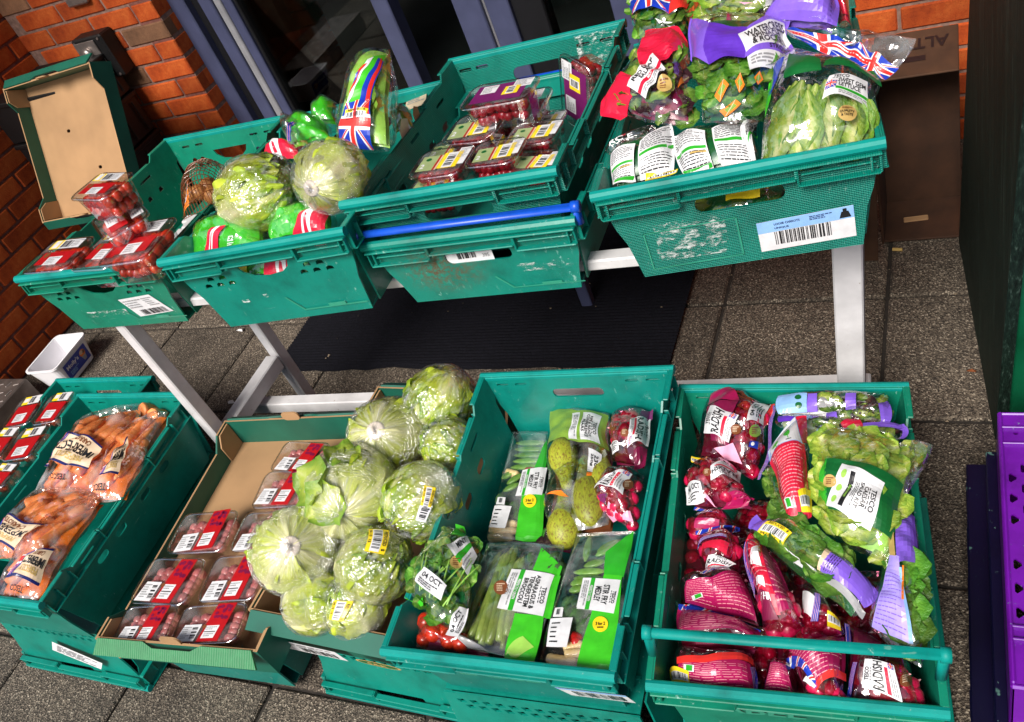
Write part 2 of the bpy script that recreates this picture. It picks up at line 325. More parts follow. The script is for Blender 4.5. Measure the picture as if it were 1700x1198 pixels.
def inst(name, me, parent, mat):
    """another object on a shared mesh, placed by a world matrix"""
    o = bpy.data.objects.new(name, me); link(o, parent)
    m = mat.copy()
    if parent is not None: m.translation = Vector(np.array(m.translation) - OFF[o.name])
    o.matrix_local = m; return o
def copy_tree(o, parent=None):
    c = o.copy(); COL.objects.link(c); OFF[c.name] = OFF.get(o.name, np.zeros(3))
    if parent is not None: c.parent = parent
    for ch in list(o.children): copy_tree(ch, c)
    return c
class G:
    """collects simple shapes into one mesh"""
    def __init__(s): s.V = []; s.F = []; s.M = []
    def add(s, V, F, m=0):
        n = len(s.V); s.V += [tuple(v) for v in V]; s.F += [tuple(i + n for i in f) for f in F]; s.M += [m] * len(F)
    def box(s, c, d, m=0, rot=None):
        x, y, z = d[0] / 2, d[1] / 2, d[2] / 2
        V = np.array([(a * x, b * y, e * z) for e in (-1, 1) for b in (-1, 1) for a in (-1, 1)])
        if rot is not None: V = V @ np.asarray(rot).T
        s.add(V + np.array(c), [(0, 2, 3, 1), (4, 5, 7, 6), (0, 1, 5, 4), (2, 6, 7, 3), (0, 4, 6, 2), (1, 3, 7, 5)], m)
    def cbox(s, c, d, b=.003, m=0, rot=None):
        """box with chamfered edges (24 vertices)"""
        h = np.array(d) / 2; V = []; idx = {}
        for sx in (-1, 1):
            for sy in (-1, 1):
                for sz in (-1, 1):
                    for ax in range(3):
                        p = np.array([sx, sy, sz]) * (h - b); p[ax] = (sx, sy, sz)[ax] * h[ax]; idx[(sx, sy, sz, ax)] = len(V); V.append(p)
        F = []
        for ax in range(3):
            o = [i for i in range(3) if i != ax]
            for sg in (-1, 1):
                q = []
                for a, e in ((-1, -1), (1, -1), (1, 1), (-1, 1)):
                    k = [0, 0, 0]; k[ax] = sg; k[o[0]] = a; k[o[1]] = e; q.append(idx[(*k, ax)])
                F.append(q)
        for ax in range(3):
            o = [i for i in range(3) if i != ax]
            for a in (-1, 1):
                for e in (-1, 1):
                    k1 = [0, 0, 0]; k1[o[0]] = a; k1[o[1]] = e; k2 = list(k1); k1[ax] = -1; k2[ax] = 1
                    F.append([idx[(*k1, o[0])], idx[(*k2, o[0])], idx[(*k2, o[1])], idx[(*k1, o[1])]])
        for sx in (-1, 1):
            for sy in (-1, 1):
                for sz in (-1, 1): F.append([idx[(sx, sy, sz, i)] for i in range(3)])
        V = np.array(V)
        if rot is not None: V = V @ np.asarray(rot).T
        s.add(V + np.array(c), F, m)
    def beam(s, a, b, w, t, up=(0, 0, 1), m=0, ch=.002):
        a, b = np.array(a, float), np.array(b, float); d = b - a; L = np.linalg.norm(d); x = d / L
        z = np.array(up, float); z -= x * (z @ x); z /= np.linalg.norm(z); y = np.cross(z, x)
        s.cbox((a + b) / 2, (L, w, t), ch, m, np.stack([x, y, z], 1))
    def tube(s, pts, r, n=8, m=0, cap=True):
        pts = np.array(pts, float); r = np.broadcast_to(np.asarray(r, float), (len(pts),)); V = []; F = []
        prev = None
        for i, p in enumerate(pts):
            d = pts[min(i + 1, len(pts) - 1)] - pts[max(i - 1, 0)]; d /= np.linalg.norm(d) + 1e-12
            u = np.array([0, 0, 1.]) if prev is None else prev
            if abs(u @ d) > .95: u = np.array([1., 0, 0])
            u = u - d * (u @ d); u /= np.linalg.norm(u); prev = u; w = np.cross(d, u)
            for k in range(n):
                a = 2 * math.pi * k / n; V.append(p + r[i] * (math.cos(a) * u + math.sin(a) * w))
        for i in range(len(pts) - 1):
            for k in range(n): F.append((i * n + k, i * n + (k + 1) % n, (i + 1) * n + (k + 1) % n, (i + 1) * n + k))
        if cap: F += [tuple(range(n))[::-1], tuple((len(pts) - 1) * n + k for k in range(n))]
        s.add(V, F, m)
    def part(s, name, mats, parent=None, smooth=False): return part(name, s.V, s.F, mats, parent, s.M, smooth)
    def mesh(s, name, mats, smooth=False): return mesh(name, s.V, s.F, mats, s.M, smooth)
def plate(outline, holes, t, fn):
    """flat plate with real holes, extruded by t, bent into place by fn(x, y, e)"""
    cu = bpy.data.curves.new('plate', 'CURVE'); cu.dimensions = '2D'; cu.fill_mode = 'BOTH'; cu.extrude = t / 2
    for pts in [outline] + list(holes):
        sp = cu.splines.new('POLY'); sp.points.add(len(pts) - 1)
        for p, q in zip(sp.points, pts): p.co = (q[0], q[1], 0, 1)
        sp.use_cyclic_u = True
    o = bpy.data.objects.new('plate', cu); me = bpy.data.meshes.new_from_object(o)
    V = np.array([fn(*v.co) for v in me.vertices]); F = [tuple(p.vertices) for p in me.polygons]
    bpy.data.objects.remove(o); bpy.data.curves.remove(cu); bpy.data.meshes.remove(me)
    return V, F
def slot(cx, cz, w, h, n=4, r=None, ang=0):
    r = min(w, h) / 2 if r is None else r; pts = []
    for sx, sz, a0 in ((1, 1, 0), (-1, 1, 90), (-1, -1, 180), (1, -1, 270)):
        for i in range(n + 1):
            a = rad(a0 + 90 * i / n); pts.append((sx * (w / 2 - r) + r * math.cos(a), sz * (h / 2 - r) + r * math.sin(a)))
    c, s = math.cos(ang), math.sin(ang)
    return [(cx + x * c - y * s, cz + x * s + y * c) for x, y in pts]

# smooth pseudo-noise on arrays
class SN:
    def __init__(s, seed, f=6, n=7):
        r = np.random.RandomState(seed); a = r.uniform(0, 2 * np.pi, n); k = f * r.uniform(.5, 1.6, n)
        s.kx, s.ky, s.ph = k * np.cos(a), k * np.sin(a), r.uniform(0, 6.28, n); s.n = n
    def __call__(s, x, y):
        x = np.asarray(x, float)[..., None]; y = np.asarray(y, float)[..., None]
        return np.sin(x * s.kx + y * s.ky + s.ph).sum(-1) / s.n * 1.5

# ------------------------------------------------------------------ surfaces that print is laid on
class Flat:
    def __init__(s, o, ax, ay): s.o, s.ax, s.ay = (np.array(t, float) for t in (o, ax, ay)); n = np.cross(s.ax, s.ay); s.n = n / np.linalg.norm(n)
    def at(s, u, v, off=0):
        u = np.asarray(u, float)[..., None]; v = np.asarray(v, float)[..., None]; return s.o + s.ax * u + s.ay * v + s.n * off
class PxMap:
    def uv(s, p):
        """which u,v of the surface shows at pixel p of the photograph"""
        x = np.array([.5, .5]); p = np.array(p, float)
        for _ in range(25):
            f = lambda a: proj(s.at(a[0], a[1])) - p
            r0 = f(x); e = 1e-3; J = np.stack([(f(x + [e, 0]) - r0) / e, (f(x + [0, e]) - r0) / e], 1)
            try: d = np.linalg.solve(J, -r0)
            except np.linalg.LinAlgError: break
            m = np.abs(d).max(); x = x + d * min(1, .3 / (m + 1e-9))
            x = np.clip(x, -.15, 1.15)
        return tuple(x)
class Plane(Flat, PxMap): pass
class Pillow(PxMap):
    """a filled bag: four corners TL,TR,BR,BL in the photo on plane pl; T thickness"""
    def __init__(s, q, pl, T, seed=0, wr=.004, dz=None, sq=.7, wob=.006):
        P = [onp(p, pl) for p in q]
        if dz is not None: P = [onp(p, (pl[0] + d, pl[1], pl[2])) for p, d in zip(q, dz)]
        s.tl, s.tr, s.br, s.bl = P; s.T, s.wr, s.sq, s.wob = T, wr, sq, wob
        n = np.cross(s.br - s.bl + s.tr - s.tl, s.tl - s.bl + s.tr - s.br); n /= np.linalg.norm(n); s.n = n if n[2] > 0 else -n
        s.c = sum(P) / 4; s.eu = (s.br - s.bl + s.tr - s.tl) / 2; s.ev = (s.tl - s.bl + s.tr - s.br) / 2
        s.lu, s.lv = np.linalg.norm(s.eu), np.linalg.norm(s.ev)
        s.n1, s.n2, s.n3, s.n4 = SN(seed, 9), SN(seed + 1, 26, 9), SN(seed + 2, 9), SN(seed + 3, 9)
    def base(s, u, v):
        u = np.asarray(u, float)[..., None]; v = np.asarray(v, float)[..., None]
        return (s.bl * (1 - u) + s.br * u) * (1 - v) + (s.tl * (1 - u) + s.tr * u) * v
    def prof(s, u, v):
        a = np.clip(1 - np.abs(2 * np.asarray(u) - 1) ** 2.6, 0, 1); b = np.clip(1 - np.abs(2 * np.asarray(v) - 1) ** 2.6, 0, 1)
        return (a * b) ** s.sq
    def at(s, u, v, off=0):
        u = np.asarray(u, float); v = np.asarray(v, float); p = s.prof(u, v)
        x, y = u * s.lu / .2, v * s.lv / .2
        h = s.T * p * (1 + .22 * s.n1(x * .6, y * .6)) + s.wr * (.25 + .75 * p) * s.n2(x, y) + off
        k = 1 - .07 * ((2 * u - 1) ** 2) * ((2 * v - 1) ** 2)
        b = s.c + (s.base(u, v) - s.c) * k[..., None]
        du, dv = s.wob * s.n3(x, y), s.wob * s.n4(x, y)
        return b + s.n * h[..., None] + (s.eu / s.lu) * du[..., None] + (s.ev / s.lv) * dv[..., None]
    def film(s, parent, mat='bag_film', nu=22, nv=22, under=.5, name='film'):
        u, v = np.meshgrid(np.linspace(0, 1, nu + 1), np.linspace(0, 1, nv + 1)); A = s.at(u, v).reshape(-1, 3)
        p = s.prof(u, v); B = (s.at(u, v) - s.n * (s.T * p * (1 + under))[..., None]).reshape(-1, 3) - s.n * .0012
        F = []
        W = nu + 1
        for j in range(nv):
            for i in range(nu): F.append((j * W + i, j * W + i + 1, (j + 1) * W + i + 1, (j + 1) * W + i))
        n = len(A); F2 = [tuple(k + n for k in f[::-1]) for f in F]
        return part(name, np.vstack([A, B]), F + F2, mat, parent, smooth=True)

# ------------------------------------------------------------------ print
TXT = {}
def text_mesh(t):
    if t not in TXT:
        cu = bpy.data.curves.new('t', 'FONT'); cu.body = t; cu.resolution_u = 2; cu.offset = .022
        o = bpy.data.objects.new('t', cu); me = bpy.data.meshes.new_from_object(o)
        V = np.array([v.co[:2] for v in me.vertices]).reshape(-1, 2); F = [tuple(p.vertices) for p in me.polygons]
        if len(V):
            lo, hi = V.min(0), V.max(0); V = (V - lo) / (hi - lo + 1e-9)
        TXT[t] = (V, F); bpy.data.objects.remove(o); bpy.data.curves.remove(cu); bpy.data.meshes.remove(me)
    return TXT[t]
class Label:
    """print on a surface inside the quadrilateral BL,BR,TR,TL (reading order) of u,v corners; one mesh, several inks"""
    def __init__(s, surf, uv4, cell=.006, lift=.0009):
        s.S = surf; s.q = [np.array(t, float) for t in uv4]; s.cell = cell; s.lift = lift; s.V = []; s.F = []; s.M = []; s.mats = []; s.lay = 0; s.n = 0
        c = [surf.at(*t) for t in s.q]; s.w = (np.linalg.norm(c[1] - c[0]) + np.linalg.norm(c[2] - c[3])) / 2; s.h = (np.linalg.norm(c[3] - c[0]) + np.linalg.norm(c[2] - c[1])) / 2
    def mi(s, k):
        if k not in s.mats: s.mats.append(k)
        return s.mats.index(k)
    def put(s, A, B, F, ink, lay):
        a = np.asarray(A)[..., None]; b = np.asarray(B)[..., None]
        uv = (s.q[0] * (1 - a) + s.q[1] * a) * (1 - b) + (s.q[3] * (1 - a) + s.q[2] * a) * b
        P = s.S.at(uv[..., 0], uv[..., 1], s.lift + .00035 * lay).reshape(-1, 3)
        s.V.append(P); s.F += [tuple(i + s.n for i in f) for f in F]; s.M += [s.mi(ink)] * len(F); s.n += len(P)
    def quad(s, c4, ink, lay=1):
        c = [np.array(t, float) for t in c4]
        w = max(abs(c[1] - c[0]).max(), abs(c[2] - c[3]).max()) * max(s.w, 1e-4); h = max(abs(c[3] - c[0]).max(), abs(c[2] - c[1]).max()) * max(s.h, 1e-4)
        nu = max(1, min(30, int(w / s.cell + .99))); nv = max(1, min(30, int(h / s.cell + .99)))
        a, b = np.meshgrid(np.linspace(0, 1, nu + 1), np.linspace(0, 1, nv + 1)); a = a[..., None]; b = b[..., None]
        X = (c[0] * (1 - a) + c[1] * a) * (1 - b) + (c[3] * (1 - a) + c[2] * a) * b; W = nu + 1
        F = [(j * W + i, j * W + i + 1, (j + 1) * W + i + 1, (j + 1) * W + i) for j in range(nv) for i in range(nu)]
        s.put(X[..., 0], X[..., 1], F, ink, lay); return s
    def rect(s, a0, b0, a1, b1, ink, lay=1): return s.quad([(a0, b0), (a1, b0), (a1, b1), (a0, b1)], ink, lay)
    def bg(s, ink='paper'): return s.rect(0, 0, 1, 1, ink, 0)
    def disc(s, ca, cb, ra, rb, ink, lay=2, n=18):
        A = [ca]; B = [cb]; F = []
        for k in range(n): A.append(ca + ra * math.cos(6.2832 * k / n)); B.append(cb + rb * math.sin(6.2832 * k / n)); F.append((0, 1 + k, 1 + (k + 1) % n))
        s.put(np.array(A), np.array(B), F, ink, lay); return s
    def text(s, t, a0, b0, a1, b1, ink='ink', lay=3):
        V, F = text_mesh(t)
        if len(V): s.put(a0 + V[:, 0] * (a1 - a0), b0 + V[:, 1] * (b1 - b0), F, ink, lay)
        return s
    def bars(s, a0, b0, a1, b1, n=16, ink='ink', seed=1, lay=3, vert=False):
        r = random.Random(seed); x = 0; ws = [r.choice((1, 1, 2, 3)) for _ in range(2 * n)]; T = sum(ws)
        for i, w in enumerate(ws):
            if i % 2 == 0:
                p, q = x / T, (x + w) / T
                if vert: s.rect(a0, b0 + (b1 - b0) * p, a1, b0 + (b1 - b0) * q, ink, lay)
                else: s.rect(a0 + (a1 - a0) * p, b0, a0 + (a1 - a0) * q, b1, ink, lay)
            x += w
        return s
    def lines(s, a0, b0, a1, b1, n, ink='grey', seed=3, lay=3, t=.5, words=True):
        """lines of small print, broken into words"""
        r = random.Random(seed); st = (b1 - b0) / n
        for i in range(n):
            y = b1 - (i + .75) * st; x = a0; end = a1 - (a1 - a0) * r.choice((0, 0, .1, .3))
            while x < end - .01:
                w = (a1 - a0) * (r.uniform(.06, .22) if words else 1); s.rect(x, y, min(x + w, end), y + st * t, ink, lay); x += w + (a1 - a0) * .03
        return s
    def flag(s, a0, b0, a1, b1, lay=1):
        f = lambda x, y: (a0 + (a1 - a0) * x, b0 + (b1 - b0) * y)
        Q = lambda pts, ink, l: s.quad([f(*p) for p in pts], ink, l)
        Q([(0, 0), (1, 0), (1, 1), (0, 1)], 'flag_blue', lay)
        for (x0, y0, x1, y1) in ((0, 0, 1, 1), (0, 1, 1, 0)):
            dy = y1 - y0
            for w, ink, l in ((.11, 'white', lay + 1), (.045, 'flag_red', lay + 2)):
                if dy > 0: Q([(0, 0), (w, 0), (1, 1), (1 - w, 1)][0:2] + [(1, 1), (1 - w, 1)], ink, l)
                else: Q([(0, 1), (w, 1), (1, 0), (1 - w, 0)], ink, l)
        for w, ink, l in ((.17, 'white', lay + 3), (.10, 'flag_red', lay + 4)):
            Q([(.5 - w * .55, 0), (.5 + w * .55, 0), (.5 + w * .55, 1), (.5 - w * .55, 1)], ink, l); Q([(0, .5 - w), (1, .5 - w), (1, .5 + w), (0, .5 + w)], ink, l)
        return s
    def build(s, parent, name='label'):
        if not s.V: return None
        return part(name, np.vstack(s.V), s.F, [P_(k) if 'print_' + k in MATS else k for k in s.mats], parent, s.M)
def lab(surf, px4, **kw): return Label(surf, [surf.uv(p) for p in px4], **kw)

def chips():
    """knocks and grime on the white paint, corrugation in the green card"""
    m = MATS['white_paint']; nt = m.node_tree; b = nt.nodes['Principled BSDF']; src = b.inputs['Base Color'].links[0].from_socket
    n = noise(nt, 38, 8, .78, stretch=(1, 1, .6)); r = ramp(nt, n.outputs['Fac'], [(.64, (0, 0, 0)), (.67, (1, 1, 1))]); nt.links.new(mixc(nt, r.outputs[0], src, (.30, .24, .19)), b.inputs['Base Color'])
    m = MATS['card_green_light']; nt = m.node_tree; b = nt.nodes['Principled BSDF']; w = N(nt, 'ShaderNodeTexWave', bands_direction='X'); w.inputs['Scale'].default_value = 55; w.inputs['Distortion'].default_value = 1.5
    tc = N(nt, 'ShaderNodeTexCoord'); nt.links.new(tc.outputs['Object'], w.inputs['Vector']); bump(nt, b, w.outputs['Fac'], .5, .0015)
chips()

# ================================================================== THE SETTING
def sheet(name, x0, y0, x1, y1, z, mat, kind='structure'):
    return tag(part(name, [(x0, y0, z), (x1, y0, z), (x1, y1, z), (x0, y1, z)], [(0, 1, 2, 3)], mat), kind=kind)
sheet('ground', -40, -40, 40, 40, -.03, 'joint_dirt')
pav = tag(thing('pavement', None, None), kind='structure')
S = .41
g = G(); g.box((-1.4, 0.6, -.02), (9 * S + 2, 8 * S + 2, .02)); g.part('bed', ['joint_dirt'], pav)
slabs = []
for v in range(3):
    g = G(); g.cbox((0, 0, -.02), (S - .009 - .001 * v, S - .008, .04), .005); slabs.append(g.mesh('paving_slab', ['paving_slab']))
r = random.Random(3)
for i in range(-8, 3):
    for j in range(-3, 6):
        m = Matrix.Translation((-.17 + (i + .5) * S, 1.424 + (j - 2 + .5) * S, r.uniform(-.0025, .001))) @ Matrix.Rotation(r.uniform(-.006, .006), 4, 'X') @ Matrix.Rotation(r.choice((0, 1, 2, 3)) * math.pi / 2, 4, 'Z')
        inst('paving_slab', slabs[r.randrange(3)], pav, m)

# ---- brickwork: every brick a piece of its own
BC, BL_, BT = .0727, .225, .0095
BRM = {}
def brick_mesh(L, mat):
    k = (round(L, 3), mat)
    if k not in BRM:
        g = G(); g.cbox((0, 0, 0), (L, .05, BC - BT), .004); BRM[k] = g.mesh('brick', [mat])
    return BRM[k]
def brick_wall(name, label, p0, ax, nrm, width, z0, z1, phase=0., seed=1, skip=None, mortar='mortar', depth=.10):
    """ax along the wall, nrm out of its face; p0 the foot of the face at its start"""
    ax, nrm, p0 = Vector(ax), Vector(nrm), Vector(p0); rr = random.Random(seed)
    t = thing(name, label, 'brick wall')
    c = p0 + ax * width / 2 - nrm * (.006 + depth / 2) + Vector((0, 0, (z0 + z1) / 2)); R = np.array([list(ax), list(-nrm), [0, 0, 1]]).T
    g = G(); g.box(tuple(c), (width - .002, depth, z1 - z0), 0, R); g.part('mortar_bed', [mortar], t)
    Rm = Matrix(((ax.x, -nrm.x, 0), (ax.y, -nrm.y, 0), (0, 0, 1))).to_4x4(); n = 0
    for c in range(int((z1 - z0) / BC)):
        z = z0 + (c + .5) * BC; x = -BL_ + phase + (BL_ / 2 if c % 2 else 0)
        while x < width:
            a, b = max(x, 0), min(x + BL_ - BT, width); x += BL_
            if b - a < .02: continue
            if skip and skip(a, b, z): continue
            p = p0 + ax * ((a + b) / 2) + Vector((0, 0, z)) - nrm * (.025 + rr.uniform(-.0015, .0015))
            mat = 'brick_buff' if rr.random() < .035 else 'brick_clay'
            o = inst('brick', brick_mesh(b - a, mat), t, Matrix.Translation(p) @ Rm @ Matrix.Rotation(rr.uniform(-.006, .006), 4, 'Y')); n += 1
    return t
YW = 2.5; XL = -3.25; XR = -2.53
brick_wall('brick_pier', 'sunlit orange brick pier with the black metal box fixed on it', (XL, YW, 0), (1, 0, 0), (0, -1, 0), XR - XL, 0, 1.6, .17, 2)
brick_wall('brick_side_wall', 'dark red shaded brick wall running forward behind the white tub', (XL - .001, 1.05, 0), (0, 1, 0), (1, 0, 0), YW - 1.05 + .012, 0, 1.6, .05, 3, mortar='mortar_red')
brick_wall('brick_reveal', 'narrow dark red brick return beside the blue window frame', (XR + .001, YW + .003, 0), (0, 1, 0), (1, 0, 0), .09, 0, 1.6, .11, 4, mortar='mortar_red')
brick_wall('brick_wall', 'red brick wall standing behind the upright brown carton at right', (-.75, YW, 0), (1, 0, 0), (0, -1, 0), 1.7, 0, 1.6, .05, 5)
def upper_m():
    m, nt, b = newmat('far_brickwork'); t = N(nt, 'ShaderNodeTexBrick'); tc = N(nt, 'ShaderNodeTexCoord'); mp = N(nt, 'ShaderNodeMapping'); mp.inputs['Rotation'].default_value = (rad(90), 0, 0)
    nt.links.new(tc.outputs['Object'], mp.inputs[0]); nt.links.new(mp.outputs[0], t.inputs['Vector']); t.inputs['Scale'].default_value = 4.4; t.inputs['Color1'].default_value = (.4, .06, .015, 1); t.inputs['Color2'].default_value = (.3, .05, .012, 1)
    t.inputs['Mortar'].default_value = (.2, .13, .1, 1); nt.links.new(t.outputs[0], b.inputs['Base Color']); b.inputs['Roughness'].default_value = .9; MATS['far_brickwork'] = m
upper_m()
g = G(); g.box((-1.2, YW + .12, 2.75), (6, .2, 1.1)); g.box((.9, YW + .12, 1.9), (3.4, .2, .6)); g.box((-2.88, YW + .12, 1.9), (.74, .2, .6)); g.box((-3.36, 1.8, 2.45), (.2, 1.5, 1.7))
g.box((1.35, 1.35, 1.7), (.2, 2.5, 3.3)); tag(g.part('facade_and_shade_wall', ['far_brickwork']), 'plain brick facade over the shop front, above the view, with an added light blocking wall at right', 'building')  # right-hand wall added out of view to block sky light from that side

g = G(); g.box((-1.0, 1.75, 2.98), (5.0, 1.75, .12)); g.box((-1.0, .86, 3.15), (5.0, .06, .5)); tag(g.part('shade_soffit', ['frame_blue']), 'unseen flat soffit and fascia added over the shop entrance to hold back sky light', 'light blocker')  # unseen roof added to dim the side faces and the back of the entrance

# ---- shop front
YF = 2.585
sf = thing('shop_front', 'blue grey metal shop front with glass panel and dark open doorway', 'shop front', (-1.7, YF, 0))
def post(x0, x1, mat='frame_blue', y=YF, d=.07, z1=2.2, name='mullion'):
    g = G(); g.cbox(((x0 + x1) / 2, y + d / 2, z1 / 2), (x1 - x0, d, z1), .004); return g.part(name, [mat], sf)
post(XR - .02, -2.462, y=YF - .01); post(-2.462, -2.40, 'frame_dark', y=YF + .02); post(-2.40, -2.345, y=YF - .015); post(-2.345, -2.315, 'frame_silver', y=YF - .005)
post(-2.315, -2.275, y=YF); post(-2.275, -2.262, 'frame_dark', y=YF + .01)
post(-1.745, -1.683, y=YF + .01, name='door_stile')
post(-1.447, -1.352, y=YF - .01); post(-1.345, -1.265, y=YF + .005); post(-1.352, -1.345, 'frame_silver', y=YF + .004, name='brush_seal'); post(-1.265, -1.16, 'frame_dark', y=YF + .02)
post(-.93, -.80, y=YF - .03); post(-.80, -.76, 'frame_dark', y=YF - .02)
g = G(); g.box((-2.005, YF + .035, 1.15), (.515, .008, 2.1)); g.part('glass_pane', ['shop_glass'], sf)
g = G(); g.box((-1.045, YF + .035, 1.15), (.225, .008, 2.1)); g.part('glass_pane', ['shop_glass'], sf)
g = G(); g.cbox((-1.65, YF + .03, 2.2), (1.8, .09, .12), .005); g.part('header', ['frame_blue'], sf)
g = G(); g.cbox((-2.005, YF + .035, .05), (.515, .06, .1), .004); g.part('bottom_rail', ['frame_blue'], sf)
g = G()
for a, b in (((-1.7, 5.2, 1.25), (4, .1, 2.6)), ((-3.7, 3.9, 1.25), (.1, 2.6, 2.6)), ((.3, 3.9, 1.25), (.1, 2.6, 2.6)), ((-1.7, 3.9, 2.55), (4, 2.6, .1))): g.box(a, b)
tag(g.part('interior_wall', ['interior']), kind='structure')
sheet('shop_floor', -3.7, YF, .3, 5.2, .006, 'shop_floor')
ip = thing('reflection_pier', 'buff stone pier with brick edges, added behind the shop glass in place of a reflection', 'pier', (-2.77, 3.35, 0))  # pier placed indoors to stand in for a reflection in the glass
g = G(); g.cbox((-2.775, 3.36, 1.0), (.185, .12, 2), .01); g.part('stone_shaft', ['stone'], ip)
for sx in (-2.935, -2.625):
    for k in range(27):
        g = G() if k == 0 else g; g.cbox((sx, 3.40, .04 + k * BC), (.10, .1, BC - BT), .004)
    g.part('brick_edging', ['brick_clay'], ip)
# ---- door mat
g = G(); V = []; F = []
x0, x1, y0, y1 = -2.0, -.68, 1.60, 2.42; n = 64; rr = random.Random(8); W = 27
for k in range(n * 2 + 1):
    for i in range(W):
        e = rr.uniform(-.004, .004) if k == 0 else 0
        sag = .012 * math.exp(-((i - 9) / 1.2) ** 2) if k < 2 else 0
        V.append((x0 + (x1 - x0) * i / (W - 1), y0 + (y1 - y0) * k / (2 * n) + e + sag, .010 + (.0045 if k % 2 else 0)))
for k in range(n * 2):
    for i in range(W - 1): F.append((k * W + i, k * W + i + 1, (k + 1) * W + i + 1, (k + 1) * W + i))
nb = len(V)
for i in range(W): V.append((V[i][0], V[i][1] - .004, .001))
for i in range(W - 1): F.append((nb + i, nb + i + 1, i + 1, i))
g.add(V, F); tag(g.part('door_mat', ['mat_black']), 'black ribbed door mat under the stand with frayed edge', 'door mat')

# ---- white display stand
st = thing('display_stand', 'white painted wooden stand with two tiers carrying the crates', 'display stand', (-.95, 1.2, 0))
def leg(a, b, w=.030, t=.038, name='leg', ch=.003, up=(0, 1, 0)):
    g = G(); g.beam(a, b, w, t, up, 0, ch); return g.part(name, ['white_paint'], st)
leg((-1.70, 1.10, .0), (-1.70, 1.085, .72)); leg((-1.70, 1.40, 0), (-1.70, 1.40, .72))
leg((-.219, 1.35, 0), (-.171, 1.35, .72), .052, .040)
for a, b, w, t in (((-1.70, 1.375, .262), (-1.70, 1.12, .262), .04, .045), ((-1.70, 1.38, .70), (-1.70, 1.10, .70), .04, .04)):
    leg(a, b, w, t, 'cross_piece', up=(0, 0, 1))
leg((-1.755, 1.262, .205), (-.172, 1.372, .165), .035, .035, 'lower_rail', up=(0, 0, 1))
leg((-1.78, 1.10, .712), (-.19, 1.145, .722), .03, .022, 'upper_rail', up=(0, 0, 1)); leg((-1.78, 1.46, .685), (-.19, 1.46, .685), .03, .022, 'upper_rail', up=(0, 0, 1))
g = G(); g.cbox((-.975, 1.85, .16), (.034, .03, .32), .003)
tag(g.part('door_stop_post', ['frame_blue']), 'short blue grey post standing on the door mat', 'post')

# ---- things at the edges of the picture
def tray_box(name, label, cat, o, ax, ay, W, L, H, lip=.03, cols=('card_tan', 'card_green', 'card_green'), cut=True, group=None, tabs=True, front_light=False):
    """open cardboard tray; o = centre of the rim, ax/ay unit axes in the rim plane, depth H below"""
    ax, ay = np.array(ax, float), np.array(ay, float); az = np.cross(ax, ay)
    T = thing(name, label, cat, tuple(o - az * H), group)
    P = lambda x, y, z: o + ax * x + ay * y + az * z
    f = lambda n, out, s: None
    def wall(nm, outline, place, t=.005, inner='card_tan', outer='card_green'):
        V, F = plate(outline, [], t, place); me = part(nm, V, F, [inner, outer], T)
        for p in me.data.polygons:
            c = np.array(p.normal); cc = np.array(p.center) + OFF[me.name] - (o - az * H / 2); cc = cc - az * (cc @ az)
            p.material_index = 1 if (c @ cc) > 0.02 * np.linalg.norm(cc) else 0
        return me
    h = H
    for s in (-1, 1):
        # long sides dip in the middle
        wall('side_wall', [(-L / 2, -h), (L / 2, -h), (L / 2, .0), (L / 2 - .05, .0), (L / 2 - .085, -.03), (-L / 2 + .085, -.03), (-L / 2 + .05, .0), (-L / 2, .0)], lambda x, z, e, s=s: P(s * (W / 2 - .003 + e), x, z), inner=cols[0], outer=cols[1])
        wall('end_wall', [(-W / 2 + .006, -h), (W / 2 - .006, -h), (W / 2 - .006, 0), (-W / 2 + .006, 0)], lambda x, z, e, s=s: P(x, s * (L / 2 - .003 + e), z), inner=cols[0], outer=cols[2])
        V, F = plate([(-W / 2, -lip), (W / 2, -lip), (W / 2 - .012, 0), (.075, 0), (.05, -.01), (-.05, -.01), (-.075, 0), (-W / 2 + .012, 0)], [], .004, lambda x, z, e, s=s: P(x, s * (L / 2 + .003 - z * .9 - .004 + e * .7), z * .75 + e + .003))
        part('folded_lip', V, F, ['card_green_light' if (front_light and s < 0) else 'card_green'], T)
        if tabs:
            V, F = plate(slot(0, .006, .05, .026, 4, .011), [], .004, lambda x, z, e, s=s: P(x, s * (L / 2 - .004 + e), z + .003)); part('tab', V, F, ['card_tan'], T)
        for sx in (-1, 1):
            V, F = plate([(-.06, -h * .95), (.0, -h * .95), (.0, -.004), (-.04, -.004), (-.06, -.03)], [], .004, lambda x, z, e, s=s, sx=sx: P(sx * (W / 2 - .009 + e), s * (L / 2 - .008 + x) , z)); part('corner_flap', V, F, [cols[0]], T)
    V, F = plate([(-W / 2 + .006, -L / 2 + .006), (W / 2 - .006, -L / 2 + .006), (W / 2 - .006, L / 2 - .006), (-W / 2 + .006, L / 2 - .006)], [slot(-.06, L * .12, .018, .011), slot(.05, -L * .18, .018, .011)], .004, lambda x, y, e: P(x, y, -h + .003 + e))
    part('base', V, F, [cols[0]], T)
    T['P'] = 0
    return T, P
def unit(v): v = np.array(v, float); return v / np.linalg.norm(v)
a_ = unit((.463, 0, .02)); b_ = unit((0, .21, .414)); o_ = np.array((-2.735, 1.995, .70))
pb, _ = tray_box('cardboard_tray', 'empty tan cardboard tray with green edges propped upright by the brick pier', 'cardboard tray', o_, a_, b_, .462, .47, .085)
for k in list(pb.keys()):
    if k == 'P': del pb[k]
bs = thing('black_crate_stack', 'tall stack of black plastic crates behind the propped cardboard tray', 'crate stack', (-3.0, 2.30, 0))
g = G()
for k in range(5): g.cbox((-3.005, 2.305, .086 + k * .166), (.39 - .012 * (k % 2), .30, .158), .006); g.cbox((-3.005, 2.305, .160 + k * .166), (.40, .31, .018), .003)
